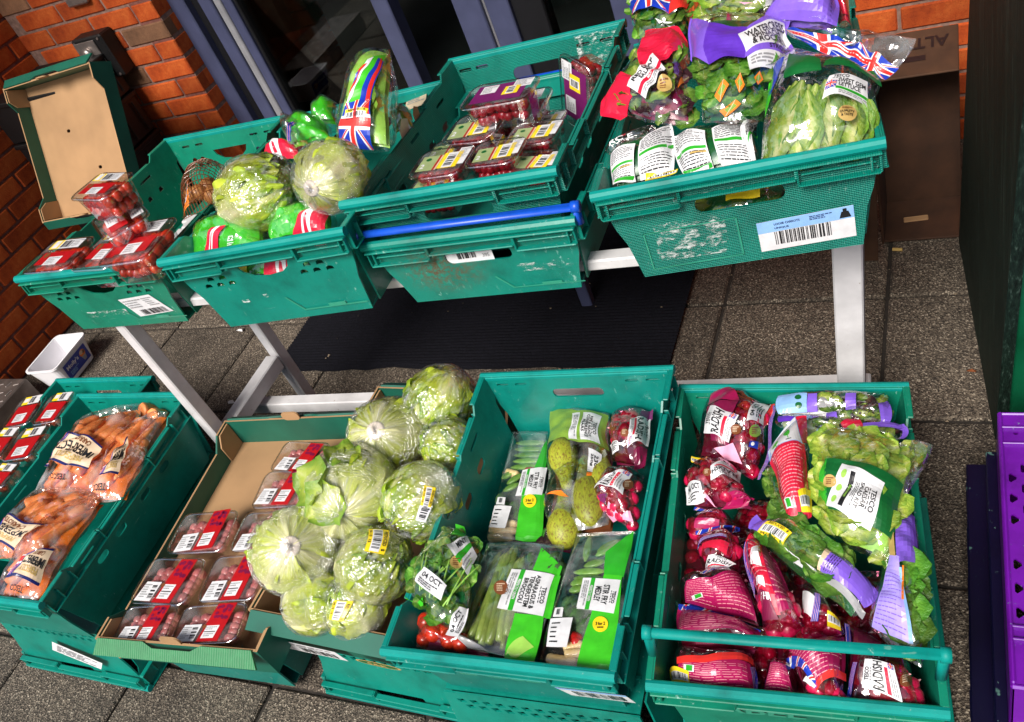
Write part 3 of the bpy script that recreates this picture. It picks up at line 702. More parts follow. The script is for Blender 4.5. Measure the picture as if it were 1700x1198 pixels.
for k in range(4):
    for j in range(5): g.beam((-2.808, 2.19 + k * .075, .02 + j * .166), (-2.808, 2.19 + k * .075, .14 + j * .166), .006, .008, (1, 0, 0))
g.part('crate_body', ['black_plastic'], bs)
g = G(); g.beam((-2.806, 2.20, .56), (-2.806, 2.20, .42), .006, .004, (1, 0, 0)); g.part('white_edge', ['white_paint'], bs)
eb = thing('metal_wall_box', 'black metal box with a round lens and steel plate on the brick pier', 'wall box', (-2.85, YW, .82))
R0 = np.eye(3)
g = G(); g.cbox((-2.848, YW - .035, .815), (.155, .07, .165), .006); g.part('housing', ['black_plastic'], eb)
g = G(); g.cbox((-2.862, YW - .0735, .818), (.105, .006, .135), .002); g.part('face_plate', ['steel'], eb)
g = G(); g.tube([(-2.866, YW - .076, .842), (-2.866, YW - .086, .842), (-2.866, YW - .094, .842), (-2.866, YW - .097, .842)], [.025, .024, .016, .004], 14); g.part('round_lens', ['steel'], eb, True)
g = G()
for dx, dz in ((-.062, .07), (.062, .07), (-.062, -.07), (.062, -.07)): g.tube([(-2.848 + dx, YW - .071, .815 + dz), (-2.848 + dx, YW - .074, .815 + dz)], .005, 8)
g.part('screw', ['steel'], eb)
Lb = Label(Flat((-2.91, YW - .0785, .755), (.09, 0, 0), (0, 0, .05)), [(0, 0), (1, 0), (1, 1), (0, 1)], lift=.0006); Lb.rect(.05, .5, .5, .9, 'paper').lines(.05, .05, .95, .45, 4, 'paper'); Lb.build(eb, 'plate_print')
fx = thing('wall_fitting', 'small worn metal fitting on the pier at the top edge', 'wall fitting', aty((128, 2), YW))
c = aty((128, 0), YW - .012); g = G(); g.cbox(tuple(c), (.10, .024, .035), .006); g.part('fitting_body', ['steel'], fx)

# white tub
def tub():
    T = thing('ice_cream_tub', 'white plastic tub with a blue label left on the paving', 'tub', (-3.0, 1.62, 0))
    o = np.array((-2.992, 1.605, 0.)); ang = rad(4); ax = np.array((math.cos(ang), math.sin(ang), 0)); ay = np.array((-math.sin(ang), math.cos(ang), 0))
    # long axis goes away from the viewer
    def loop(wx, wy, z, n=4, r=.022):
        return [o + ax * x + ay * y + np.array((0, 0, z)) for x, y in slot(0, 0, wx, wy, n, r)]
    rings = [loop(.112, .155, .003), loop(.118, .162, .006), loop(.148, .194, .098), loop(.158, .204, .099), loop(.158, .204, .106), loop(.146, .192, .106), loop(.142, .188, .098), loop(.114, .158, .008)]
    V = [p for q in rings for p in q]; n = len(rings[0]); F = [(k * n + i, k * n + (i + 1) % n, (k + 1) * n + (i + 1) % n, (k + 1) * n + i) for k in range(len(rings) - 1) for i in range(n)]
    F += [tuple(range(n))[::-1], tuple((len(rings) - 1) * n + i for i in range(n))]
    part('tub_body', V, F, 'tub_white', T)
    q = lambda y, z: o + ax * (.0585 + .0158 * (z - .006) / .092 + .0012) + ay * y + np.array((0, 0, z))
    s = Flat(q(-.065, .022), q(.065, .022) - q(-.065, .022), q(-.065, .085) - q(-.065, .022))
    L = Label(s, [(0, 0), (1, 0), (1, 1), (0, 1)], lift=.0006); L.bg('blue'); L.text("Molly's", .08, .48, .60, .82, 'white'); L.lines(.12, .12, .5, .40, 4, 'skyblue')
    L.disc(.79, .62, .12, .22, 'orange').disc(.76, .70, .07, .12, 'tan', 3).disc(.85, .64, .06, .1, 'bronze', 3).quad([(.74, .15), (.84, .15), (.88, .45), (.70, .45)], 'grey', 3); L.build(T, 'label')
tub()
# checker plate box
tp = thing('tread_plate', 'corner of a checkered metal plate box by the side wall', 'metal plate', (-3.15, 1.2, 0))
g = G(); g.cbox((-3.14, 1.17, .05), (.21, .62, .10), .004); g.part('plate_body', ['tread_metal'], tp)
g = G()
for i in range(5):
    for j in range(14):
        a = (i + j) % 2; c = np.array((-3.225 + i * .042, .90 + j * .042, .101)); d = np.array((.013, .004, 0)) if a else np.array((.004, .013, 0)); g.beam(c - d, c + d, .005, .003)
g.part('raised_tread', ['steel'], tp)
# upright carton at right
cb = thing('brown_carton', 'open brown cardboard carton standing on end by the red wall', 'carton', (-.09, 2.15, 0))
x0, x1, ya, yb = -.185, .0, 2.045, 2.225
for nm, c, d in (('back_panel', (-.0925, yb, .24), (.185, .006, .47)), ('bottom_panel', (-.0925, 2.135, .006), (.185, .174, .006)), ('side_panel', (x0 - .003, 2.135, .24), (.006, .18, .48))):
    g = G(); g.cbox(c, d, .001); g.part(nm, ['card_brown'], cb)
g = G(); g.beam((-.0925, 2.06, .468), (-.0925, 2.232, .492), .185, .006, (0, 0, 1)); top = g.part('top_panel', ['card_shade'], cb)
n_ = unit(np.cross((1, 0, 0), (0, .172, .024)))
fl = Flat(np.array((-.01, 2.21, .489)) + n_ * .0035, (-.17, 0, 0), (0, -.135, -.019))
L = Label(fl, [(0, 0), (1, 0), (1, 1), (0, 1)], lift=.0008); L.text('ALTUS', .06, .10, .80, .42, 'ink'); L.rect(.35, .60, .70, .74, 'ink'); L.build(cb, 'print')
g = G(); g.beam((-.14, 2.13, .0105), (-.08, 2.135, .0105), .02, .002); g.part('handle_slot', ['grey_edge' if 'grey_edge' in MATS else 'card_tan'], cb)
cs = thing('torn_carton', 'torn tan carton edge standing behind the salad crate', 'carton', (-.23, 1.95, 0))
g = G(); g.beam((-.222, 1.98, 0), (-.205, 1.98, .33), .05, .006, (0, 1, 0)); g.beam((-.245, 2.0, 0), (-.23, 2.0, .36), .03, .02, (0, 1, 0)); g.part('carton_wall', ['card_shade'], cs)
# black and green leaning board
bd = thing('leaning_board', 'large black sided wooden board with green painted front at right edge', 'board', (.1, 1.6, 0))
B0, B1, T1, T0 = (-.008, 2.036, 0), (.054, 1.372, 0), (.079, 1.08, 1.25), (.035, 1.575, 1.25)
dx = np.array((.55, .06, 0)); V = [B0, B1, T1, T0]; V2 = [tuple(np.array(v) + dx) for v in V]
part('black_side', V + [tuple(np.array(v) + (.02, .002, 0)) for v in V], [(0, 1, 2, 3), (7, 6, 5, 4), (0, 3, 7, 4), (3, 2, 6, 7), (0, 4, 5, 1), (1, 5, 6, 2)], 'black_wood', bd)
V = [np.array(v) + (.0205, .002, 0) for v in (B0, B1, T1, T0)] ; V[1] = V[1] + (0, .012, 0); V[2] = V[2] + (0, .012, 0); V2 = [v + dx for v in V]
part('green_front', V + V2, [(0, 1, 2, 3), (7, 6, 5, 4), (1, 5, 6, 2), (0, 3, 7, 4), (3, 2, 6, 7), (0, 4, 5, 1)], 'green_gloss_paint', bd)
# litter
def scrap(name, label, cat, p, col, s=.018, z=.004, seed=0):
    c = atz(p, z); r2 = random.Random(seed); V = []; n = 7
    for k in range(n): a = 6.283 * k / n; V.append(c + np.array((math.cos(a) * s * r2.uniform(.6, 1.2), math.sin(a) * s * r2.uniform(.3, .7), r2.uniform(0, .008))))
    V.append(c + (0, 0, .010)); F = [(k, (k + 1) % n, n) for k in range(n)] + [tuple(range(n))[::-1]]
    tag(part(name, V, F, col), label, cat)
scrap('paper_scrap', 'crumpled white scrap of paper on the paving left of the mat', 'litter', (399, 549), 'white_paint', .018, seed=1)
scrap('paper_scrap', 'white paper scrap on the paving beside the stand leg', 'litter', (384, 668), 'white_paint', .013, seed=2)
scrap('paper_scrap', 'small white scrap by the carrot crate corner', 'litter', (337, 690), 'white_paint', .012, seed=5)
scrap('fallen_leaf', 'small yellow brown leaf on the paving by the black board', 'leaf', (1614, 617), 'print_bronze', .012, seed=3)
g = G(); c = atz((1490, 413), .006); g.tube([c + (-.012, 0, 0), c + (.012, -.004, 0)], .0045, 8); tag(g.part('cigarette_end', ['print_gold']), 'tan cigarette end lying before the brown carton', 'litter')

# ================================================================== CRATES
def crate(label, loc, rz, rx, H=.165, kind='A', ry=0, group=None, mats=('crate_green', 'crate_rim'), W=.4, L=.6, name='plastic_crate'):
    M_ = Matrix.Translation(loc) @ Matrix.Rotation(rad(rz), 4, 'Z') @ Matrix.Rotation(rad(rx), 4, 'X') @ Matrix.Rotation(rad(ry), 4, 'Y')
    T = thing(name, label, 'crate', mat=M_, group=group); wm, rm = mats
    wx = lambda z: W / 2 - .010 - .026 * (-z / H); ly = lambda z: L / 2 - .012 - .024 * (-z / H)
    for s in (-1, 1):
        hw = lambda z: wx(z) - .002
        out = [(W / 2 - .004, 0), (W / 2 - .004, -.040), (W / 2 - .014, -.046), (W / 2 - .016, -.055), (W / 2 - .020, -.075), (W / 2 - .030, -.105), (W / 2 - .040, -H)]
        out = out + [(-x, z) for x, z in out[::-1]]; holes = []
        if kind in ('A',):
            holes.append([(-.055, -.046), (-.048, -.060), (-.03, -.071), (0, -.075), (.03, -.071), (.048, -.060), (.055, -.046)])
            for x0 in (-.140, .072):
                for i, (dx_, dz) in enumerate(((0, -.078), (.027, -.078), (.054, -.078), (.014, -.063), (.041, -.063))):
                    cx, cz = x0 + dx_, dz; holes.append([(cx - .008, cz - .0045), (cx - .006, cz + .003), (cx, cz + .0055), (cx + .007, cz + .0035), (cx + .009, cz - .0045)])
            for x0 in (-.135, -.09, .09, .135): holes.append(slot(x0, -.026, .026, .006, 2))
        elif kind == 'B':
            holes.append(slot(.004, -.056, .125, .028, 4, .012))
            for x0 in (-.125, .105, .155, -.165): holes.append(slot(x0, -.026, .03, .008, 2))
        elif kind == 'C':
            holes.append(slot(.0, -.048, .105, .022, 4, .009))
            for x0 in (-.155, -.115, .115, .155): holes.append(slot(x0, -.022, .026, .006, 2))
        elif kind == 'D':
            for i in range(13):
                for j in range(2):
                    if abs(-.15 + i * .025 + j * .0125) < .158: x0 = -.15 + i * .025 + j * .0125; holes.append([(x0 - .011, -H + .022 + j * .016 - .004), (x0 + .003, -H + .022 + j * .016 - .006), (x0 + .010, -H + .022 + j * .016 + .004), (x0 - .004, -H + .022 + j * .016 + .006)])
            holes.append(slot(-.02, -.03, .12, .02, 4, .006))
        V, F = plate(out, holes, .0036, lambda x, z, e: (x, s * (ly(z) + e), z)); part('end_wall', V, F, wm, T)
        # ribbed flange along the end
        g = G(); y = s * (L / 2 - .004); q = lambda c, d: g.cbox(c, d, .0012)
        q((0, y + s * .001, -.016), (W - .012, .014, .0035))
        for a, b, zb in ((-W / 2 + .008, -.075, -.044), (-.075, .085, -.034), (.085, W / 2 - .008, -.044)):
            q(((a + b) / 2, y, zb), (b - a - .003, .013, .003))
            for xx in (a + .001, b - .001): q((xx, y - s * .001, (-.017 + zb) / 2), (.003, .011, -.0165 - zb))
            if zb < -.04: q(((a + b) / 2, y - s * .003, -.030), (b - a - .012, .006, .002))
        for sx in (-1, 1):
            q((sx * (W / 2 - .020), y - s * .001, -.030), (.003, .012, .022))
        g.part('ribbed_flange', [wm], T)
        g = G(); g.tube([(-W / 2 + .001, s * (L / 2 - .007), -.006), (W / 2 - .001, s * (L / 2 - .007), -.006)], .0088, 10); g.part('end_rim', [rm], T)
        # long side
        o2 = [(-.29, 0), (-.215, 0), (-.200, -.013), (-.105, -.013), (-.095, -.019), (.095, -.019), (.105, -.013), (.2, -.013), (.215, 0), (.29, 0), (.29, -.045), (.278, -.06), (.262, -H), (-.262, -H), (-.278, -.06), (-.29, -.045)]
        h2 = [slot(y0, -.078, .038, .017, 3, ang=0) for y0 in (-.135, -.06, .045, .13)] if kind in 'BC' else []
        if kind == 'A':
            for y0 in (-.15, -.10, .08, .13, .18): h2 += [[(y0 - .009, -.082), (y0 - .006, -.072), (y0 + .006, -.070), (y0 + .010, -.082)]]
        h2 += [slot(y0, -.036, .048, .006, 2) for y0 in (-.155, .0, .155)]
        V, F = plate(o2, h2, .0036, lambda yy, z, e: (s * (wx(z) + e), yy * ly(z) / .29, z)); part('side_wall', V, F, wm, T)
        g = G(); x = s * (W / 2 - .005)
        q((x, 0, -.046), (.012, L - .03, .003)); q((x - s * .002, 0, -.0225), (.009, .22, .003))
        for y0 in (-.285, -.25, -.205, -.1, .1, .205, .25, .285): q((x - s * .001, y0, -.030), (.010, .003, .030))
        for a in (-.252, .252): q((x, a, -.001), (.010, .072, .004))
        for a in (-.15, .15): q((x, a, -.0145), (.009, .09, .003))
        g.part('side_flange', [wm], T)
    g = G(); g.box((0, 0, -H + .002), (W - .082, L - .082, .004))
    for k in range(5): g.box((0, -.2 + k * .1, -H - .001), (W - .1, .006, .005))
    g.part('base', [wm], T)
    return T
def local(T, p): return np.array(T.matrix_world.inverted() @ Vector(p))
def bale(T, y, z, col, W=.4, drop=.03, r=.0085):
    g = G(); g.tube([(-W / 2 + .004, y, z - drop), (-W / 2 + .004, y, z - .006), (-W / 2 + .010, y, z), (W / 2 - .010, y, z), (W / 2 - .004, y, z - .006), (W / 2 - .004, y, z - drop)], r, 10)
    for sx in (-1, 1): g.tube([(sx * (W / 2 - .010), y, z), (sx * (W / 2 + .003), y, z)], r + .003, 10)
    return g.part('bale_arm', [col], T, True)
def front(T, x0, z0, x1, z1, H, W=.4, L=.6, off=.0026):
    """flat print area on the outside of a crate's front wall, in the crate's own coordinates"""
    ly = lambda z: -(L / 2 - .012 - .024 * (-z / H)) - off
    return Flat((x0, ly(z0), z0), (x1 - x0, 0, 0), (0, ly(z1) - ly(z0), z1 - z0))
UQ = [(0, 0), (1, 0), (1, 1), (0, 1)]
def torn(T, S_, name, u0, v0, u1, v1, nu=10, nv=6):
    L = Label(S_, [(u0, v0), (u1, v0), (u1, v1), (u0, v1)], lift=.0004); L.bg('torn_label'); return L.build(T, name)
WV = ('crate_weave', 'crate_rim')
GU, GL, GB = 'green crates on the upper tier', 'green crates on the lower tier', 'green crates used as plinths below'
K1 = crate('green crate of tomato punnets, far left of the upper tier', (-1.648, 1.333, .852), 2, -2.3, .175, 'A', group=GU, mats=('crate_green_old', 'crate_rim'))
K2 = crate('green crate with pierced front holding lettuces and a flag bag', (-1.143, 1.282, .896), 6.3, -4.4, .182, 'A', group=GU)
K3b = crate('dirt stained green crate with blue arms, nested under the berry punnets', (-.748, 1.352, .839), 3, -3.4, .152, 'B', group=GU, mats=('crate_worn', 'crate_worn'))
K3 = crate('green crate of dark berry punnets stacked over blue arms', (-.770, 1.380, .909), 4, -4, .150, 'B', group=GU, mats=WV)
K4 = crate('textured green crate of bagged salads with blue edged barcode card', (-.324, 1.349, .894), 8, -5.3, .172, 'B', group=GU, mats=WV)
bale(K3b, -.285, .014, 'bale_blue', .41, r=.0068); bale(K3b, .318, -.010, 'bale_blue', .41, r=.007)
K5 = crate('green crate of asparagus, pears and stir fry trays', (-.663, .828, .449), 2.2, 3.5, .19, 'C', group=GL, mats=('crate_green_blue', 'crate_rim'))
K6 = crate('green crate packed with radish bags and a caesar salad kit', (-.252, .866, .383), 6.2, .8, .19, 'C', ry=6, group=GL, mats=('crate_green_old', 'crate_rim'))
bale(K6, -.245, .060, 'crate_rim', .395, .065, .0078)
K7 = crate('green crate full of carrot bags with a dark pierced side', (-1.912, .811, .413), .9, 1, .195, 'C', group=GL)
K8 = crate('green crate of strawberry punnets cut by the left edge', (-2.22, .955, .330), 1, 0, .17, 'C', group=GL)
KB = crate('dark green crate beneath the tray of grape punnets', (-1.49, .86, .225), 2, 0, .205, 'C', group=GL, mats=('crate_green_blue', 'crate_green_blue'))
# upside-down crates as plinths
def plinth(label, x, y, top, rz=0, H=.2, kind='D'):
    return crate(label, (x, y, top - H), 180 + rz, 0, H, kind, ry=180, group=GB, W=.44, name='plastic_crate')
plinth('upturned teal crate with diamond holes under the carrot crate', -1.945, .83, .208, 0, .205)
plinth('upturned green crate under the box of iceberg lettuces', -1.02, .90, .180, -1, .178)
plinth('upturned green crate under the asparagus crate', -.66, .83, .235, 2, .233)
plinth('upturned green crate under the radish crate', -.26, .87, .185, 6, .183)
plinth('upturned green crate under the strawberry crate', -2.42, .98, .15, 1, .148)
g = G()

# labels and marks on the crates
S4 = front(K4, -.198, -.172, .202, 0, .172)
L = Label(S4, [(.545, .09), (.875, .11), (.875, .43), (.545, .40)], lift=.001); L.bg('paper').rect(0, .62, 1, 1, 'skyblue'); L.bars(.17, .18, .76, .62, 26, seed=4); L.text('LOOSE CARROTS', .18, .84, .45, .91, 'navy').text('UNIQUE', .18, .70, .33, .77, 'navy').lines(.55, .78, .78, .93, 3, 'navy')
L.quad([(.85, .66), (.97, .66), (.945, .86), (.875, .86)], 'ink', 2).rect(.89, .86, .93, .95, 'ink', 2); L.build(K4, 'barcode_card')
L = Label(S4, [(.13, .06), (.49, .08), (.49, .52), (.13, .50)], lift=.0008)
for c in ((.02, .03, .98, .055), (.02, .94, .98, .965), (.02, .03, .035, .965), (.965, .03, .98, .965)): L.rect(*c, 'teal_tag')
L.build(K4, 'label_outline')
L = Label(S4, [(.18, .17), (.42, .18), (.42, .31), (.18, .30)], lift=.001); L.text('LABEL', 0, 0, 1, 1, 'torn_label'); L.build(K4, 'embossed_text')
torn(K4, S4, 'label_residue', .18, .28, .44, .56); torn(K4, S4, 'label_residue', .17, .15, .43, .30); torn(K4, S4, 'label_residue', .28, .76, .52, .80)
S1 = front(K1, -.2, -.175, .2, 0, .175)
L = Label(S1, [(.61, .15), (.87, .20), (.80, .50), (.56, .46)], lift=.001); L.bg().bars(.20, .06, .92, .34, 22, seed=6).lines(.05, .45, .6, .92, 4).lines(.65, .45, .95, .92, 5); L.build(K1, 'paper_label')
torn(K1, S1, 'scratched_text', .25, .20, .55, .30)
S2 = front(K2, -.2, -.182, .2, 0, .182); torn(K2, S2, 'label_residue', .40, .33, .46, .38); torn(K2, S2, 'label_residue', .27, .30, .31, .34)
S3 = front(K3b, -.2, -.152, .2, 0, .152); torn(K3b, S3, 'label_residue', .66, .33, .90, .45)
S3 = Flat((-.058, -.2755, -.072), (.088, .0, .002), (0, 0, .030)); L = Label(S3, UQ, lift=.001); L.bg().bars(.25, .3, .65, .8, 12).text('395', .78, .25, .93, .5, 'grey'); L.build(K3b, 'paper_label')
for K, lo, hi, Hh in ((K1, .58, .93, .175), (K2, .56, .9, .182), (K3b, .60, .93, .152)):   # moulded label holder: corner bracket lines
    Sx = front(K, -.2, -Hh, .2, 0, Hh); L = Label(Sx, UQ, lift=.0012)
    L.quad([(lo, .10), (hi, .10), (hi, .115), (lo, .115)], 'teal_tag').quad([(lo - .06, .30), (lo - .05, .30), (lo + .01, .11), (lo, .11)], 'teal_tag').rect(lo + .14, .115, lo + .23, .15, 'teal_tag'); L.build(K, 'label_holder')
S5 = front(K5, -.2, -.19, .2, 0, .19)
L = Label(S5, [(.70, .22), (1.0 - .03, .22), (.955, .42), (.66, .42)], lift=.001); L.bg().rect(0, .8, 1, 1, 'skyblue').bars(.18, .2, .92, .75, 30, seed=9); L.build(K5, 'barcode_card')
L = Label(S5, [(.26, .5), (.62, .5), (.60, .66), (.24, .66)], lift=.0008); L.text('LABEL', 0, 0, 1, 1, 'teal_tag'); L.build(K5, 'embossed_text')
S6 = front(K6, -.2, -.19, .2, 0, .19); L = Label(S6, [(.18, .5), (.55, .5), (.55, .66), (.18, .66)], lift=.0008); L.text('LABEL', 0, 0, 1, 1, 'teal_tag'); L.build(K6, 'embossed_text')
# torn stickers on the side of the berry crate, and on its back corner
for (y, z, w, h, m) in ((-.03, -.022, .05, .05, 'card_tan'), (.045, -.012, .03, .035, 'card_tan')):
    V = [(-.193, y + a * w, z - .02 + b * h) for a, b in ((0, .1), (.4, 0), (.9, .25), (1, .8), (.6, 1), (.1, .7))]; V += [(x - .0015, yy, zz) for x, yy, zz in V]; n = 6
    part('torn_sticker', V, [tuple(range(n)), tuple(range(n, 2 * n))[::-1]] + [(i, i + n, (i + 1) % n + n, (i + 1) % n) for i in range(n)], 'print_tan' if y < 0 else m, K3)
S3k = Flat((.06, .2715, -.15), (.13, 0, 0), (0, .018, .14)); Lk = Label(Flat((.19, .2665, -.12), (-.13, 0, 0), (0, .012, .115)), [(0, 0), (.8, 0), (1, 1), (.3, .9)], lift=.001)
torn(K3, Flat((.08, .2660, -.10), (.11, 0, 0), (0, .0145, .095)), 'label_residue', .1, 0, 1, 1)
# label on the upturned crate under the carrots

# grit, crumbs and flecks on the paving and the mat
rr = random.Random(77); g = G()
for k in range(420):
    if k % 3 == 0: x, y = -.17 + rr.randrange(-6, 2) * S + rr.uniform(-.006, .006), rr.uniform(.2, 2.3)
    elif k % 3 == 1: x, y = rr.uniform(-2.9, .2), 1.424 + rr.randrange(-3, 2) * S + rr.uniform(-.006, .006)
    else: x, y = rr.uniform(-3.1, .1), rr.uniform(.1, 2.4)
    z = .016 if (-2 < x < -.68 and y > 1.6) else .001; s_ = rr.uniform(.0015, .0042); a = rr.uniform(0, 6)
    P4 = [(x + s_ * math.cos(a + 2.1 * i) * rr.uniform(.7, 1.7), y + s_ * math.sin(a + 2.1 * i), z) for i in range(3)] + [(x, y, z + s_ * .8)]
    g.add(P4, [(0, 1, 3), (1, 2, 3), (2, 0, 3)], 0 if rr.random() < .55 else 1)
tag(g.part('grit', ['joint_dirt', 'stone']), 'scattered grit and crumbs on the paving and mat', 'grit', kind='stuff')

# ================================================================== THE GOODS
def basis(x, z=(0, 0, 1), at=(0, 0, 0), s=(1, 1, 1)):
    x = unit(x); z = np.array(z, float); z = z - x * (x @ z); z = unit(z); y = np.cross(z, x); m = np.eye(4)
    m[:3, 0], m[:3, 1], m[:3, 2], m[:3, 3] = x * s[0], y * s[1], z * s[2], at
    return Matrix(m.tolist())
def lathe(prof, n=10, bumpf=None):
    V = [(prof[0][0], 0, 0)]; F = []
    for x, r in prof[1:-1]:
        for k in range(n):
            a = 6.2832 * k / n; q = r * (bumpf(x, a) if bumpf else 1); V.append((x, q * math.cos(a), q * math.sin(a)))
    V.append((prof[-1][0], 0, 0)); m = len(prof) - 2
    for k in range(n):
        F.append((0, 1 + (k + 1) % n, 1 + k)); F.append((len(V) - 1, 1 + (m - 1) * n + k, 1 + (m - 1) * n + (k + 1) % n))
        for i in range(m - 1): F.append((1 + i * n + k, 1 + i * n + (k + 1) % n, 1 + (i + 1) * n + (k + 1) % n, 1 + (i + 1) * n + k))
    return V, F
def ball(name, mat, sx=1., n=10, m=6, bf=None):
    V, F = lathe([(-math.cos(math.pi * i / m) * sx, math.sin(math.pi * i / m)) for i in range(m + 1)], n, bf); return mesh(name, V, F, mat, smooth=True)
rng = random.Random(11)
TOM = ball('tomato', 'tomato_skin'); GRP = ball('grape', 'grape_skin', 1.1); BER = ball('berry', 'berry_skin', 1., 8, 5); ONI = ball('onion', 'onion_skin')
V, F = lathe([(-1, 0), (-.9, .3), (-.5, .8), (0, .98), (.5, .9), (.9, .5), (1.05, 0)], 9); STR = mesh('strawberry', V, F, 'strawberry_skin', smooth=True)
V, F = lathe([(-.85, 0), (-.8, .35), (-.4, .88), (0, 1), (.4, .92), (.8, .55), (1.0, .14), (1.22, .05), (1.3, 0)], 10)
RAD = mesh('radish', V, F, ['radish_skin', 'radish_tip'], [1 if max(V[i][0] for i in f) > 1.1 else 0 for f in F], True)
def carrot_mesh(seed):
    r = random.Random(seed); pr = [(0, 0), (.0, .55), (.02, .85)] + [(t, (1 - .55 * t ** 1.3) * r.uniform(.93, 1.06)) for t in (.1, .25, .4, .55, .7, .85)] + [(.95, .28), (1.0, 0)]
    V, F = lathe(pr, 9); b = r.uniform(-.06, .06); V = [(x, y * .1 + b * math.sin(x * 3), z * .1) for x, y, z in V]; return mesh('carrot', V, F, 'carrot_skin', smooth=True)
CAR = [carrot_mesh(i) for i in range(4)]
V, F = lathe([(-1.0, 0), (-.97, .25), (-.8, .68), (-.45, .95), (-.1, 1.0), (.25, .88), (.6, .60), (.95, .43), (1.25, .38), (1.4, .24), (1.42, .05), (1.75, .045), (1.76, 0)], 14); PEA = mesh('pear', V, F, ['pear_skin', 'print_bronze'], [1 if min(V[i][0] for i in f) > 1.41 else 0 for f in F], True)
def asp(seed):
    r = random.Random(seed); pr = [(0, 0), (.0, .9)] + [(t, 1 - .25 * t) for t in (.15, .3, .45, .6, .72)] + [(.78, .95), (.84, .98), (.9, .8), (.95, .5), (1.0, 0)]
    V, F = lathe(pr, 8, lambda x, a: 1 + (.22 * math.sin(x * 70 + a * 3) if x > .7 else .05 * math.sin(x * 30 + a * 2))); b = r.uniform(-.03, .03); return mesh('asparagus_spear', [(x, y * .036 + b * math.sin(x * 3.1), z * .036) for x, y, z in V], F, 'asparagus_skin', smooth=True)
ASP = [asp(i) for i in range(3)]
POD = mesh('mangetout_pod', *lathe([(-1, 0), (-.9, .12), (-.5, .3), (0, .36), (.5, .3), (.85, .16), (1, 0)], 8, lambda x, a: .35 + .65 * abs(math.cos(a))), 'pod_skin', smooth=True)
COB = mesh('baby_corn', *lathe([(-1, 0), (-.98, .2)] + [(-.9 + .16 * i, (.27 if i % 2 else .245) * (1 - .015 * i)) for i in range(11)] + [(.85, .16), (1, 0)], 10, lambda x, a: 1 + .06 * math.sin(a * 10)), 'corn_skin', smooth=True)
CHI = mesh('red_chilli', *lathe([(-1, 0), (-.95, .18), (-.5, .28), (0, .25), (.5, .16), (1, 0)], 8), 'chilli_skin', smooth=True)
FLO = ball('broccoli_floret', 'floret', .8, 12, 8, lambda x, a: 1 + .16 * math.sin(a * 5 + x * 9) + .1 * math.sin(a * 9 + x * 17))
def leaf_mesh(name, mat, seed, nx=6, ny=8, wid=.5, curl=.25, ruf=.08):
    r = random.Random(seed); V = []; B = []; F = []; ph = r.uniform(0, 6)
    for j in range(ny + 1):
        t = j / ny; hw = wid * (math.sin(math.pi * min(1, t * .92 + .06)) ** .7)
        for i in range(nx + 1):
            a = 2 * i / nx - 1; z = curl * (t - .4) ** 2 - .12 * (1 - abs(a)) * (1 - t) + ruf * abs(a) * math.sin(t * 11 + a * 4 + ph) + .05 * math.sin(t * 5 + ph)
            V.append((t - .5, a * hw * (1 + .08 * math.sin(t * 17 + ph)), z - .10)); B.append(min(1, abs(a) * .9 + .25 * t + (.15 if (i + j) % 2 else 0)))
    W = nx + 1
    for j in range(ny):
        for i in range(nx): F.append((j * W + i, j * W + i + 1, (j + 1) * W + i + 1, (j + 1) * W + i))
    me = mesh(name, V, F, mat, smooth=True); at = me.attributes.new('blade', 'FLOAT', 'POINT'); at.data.foreach_set('value', B); return me
LEAF = {k: [leaf_mesh('leaf', k, 20 + i, wid=.30 + .12 * i, curl=.2 + .2 * i) for i in range(3)] for k in ('salad_leaf', 'bright_leaf', 'red_leaf', 'caesar_leaf', 'gem_leaf', 'iceberg_leaf')}
STALK = []
V, F = lathe([(0, 0), (0, .8), (.3, 1), (.7, .8), (1, .4), (1.01, 0)], 6); STALK = mesh('leaf_stalk', [(x, y * .02, z * .02 + .06 * math.sin(x * 3)) for x, y, z in V], F, 'print_lime', smooth=True)

def bag(name, label, cat, q, pl, T=.035, seed=1, group=None, film='bag_film', dz=None, wr=.004, sq=.7, wob=.006, under=.5, nf=22):
    S_ = Pillow(q, pl, T, seed, wr, dz, sq, wob); low = S_.c - S_.n * T
    R = thing(name, label, cat, tuple(low), group)
    if film: S_.film(R, film, nf, nf, under)
    return R, S_
def fill(R, S_, me, size, n, u=(.12, .88), v=(.12, .88), seed=0, dep=.004, axis=None, flat=.35, name=None, jit=.5):
    """pieces lying just under a bag's film"""
    flat = min(flat, .16) if name == 'leaf' else flat; r = random.Random(seed); k = max(1, int(math.sqrt(n * (u[1] - u[0]) * S_.lu / max(1e-6, (v[1] - v[0]) * S_.lv)) + .5)); rows = max(1, int(n / k + .5))
    for j in range(rows):
        for i in range(k):
            uu = u[0] + (u[1] - u[0]) * (i + .5 + r.uniform(-jit, jit)) / k; vv = v[0] + (v[1] - v[0]) * (j + .5 + r.uniform(-jit, jit)) / rows
            m_ = me[r.randrange(len(me))] if isinstance(me, list) else me; s_ = size * r.uniform(.85, 1.15)
            p = S_.at(uu, vv) - S_.n * (dep + r.uniform(0, .004)); a = r.uniform(0, 6.28) if axis is None else axis + r.uniform(-.2, .2)
            d = (S_.eu / S_.lu) * math.cos(a) + (S_.ev / S_.lv) * math.sin(a) + S_.n * r.uniform(-flat, flat); up = S_.n + np.array([r.uniform(-flat, flat) for _ in range(3)])
            lf = name == 'leaf'; inst(name or m_.name.split('.')[0], m_, R, basis(d, up, p - S_.n * (.006 if lf else 0), (s_ * (.85 if lf else 1), s_ * (.85 if lf else 1), s_ * (.5 if lf else 1))))
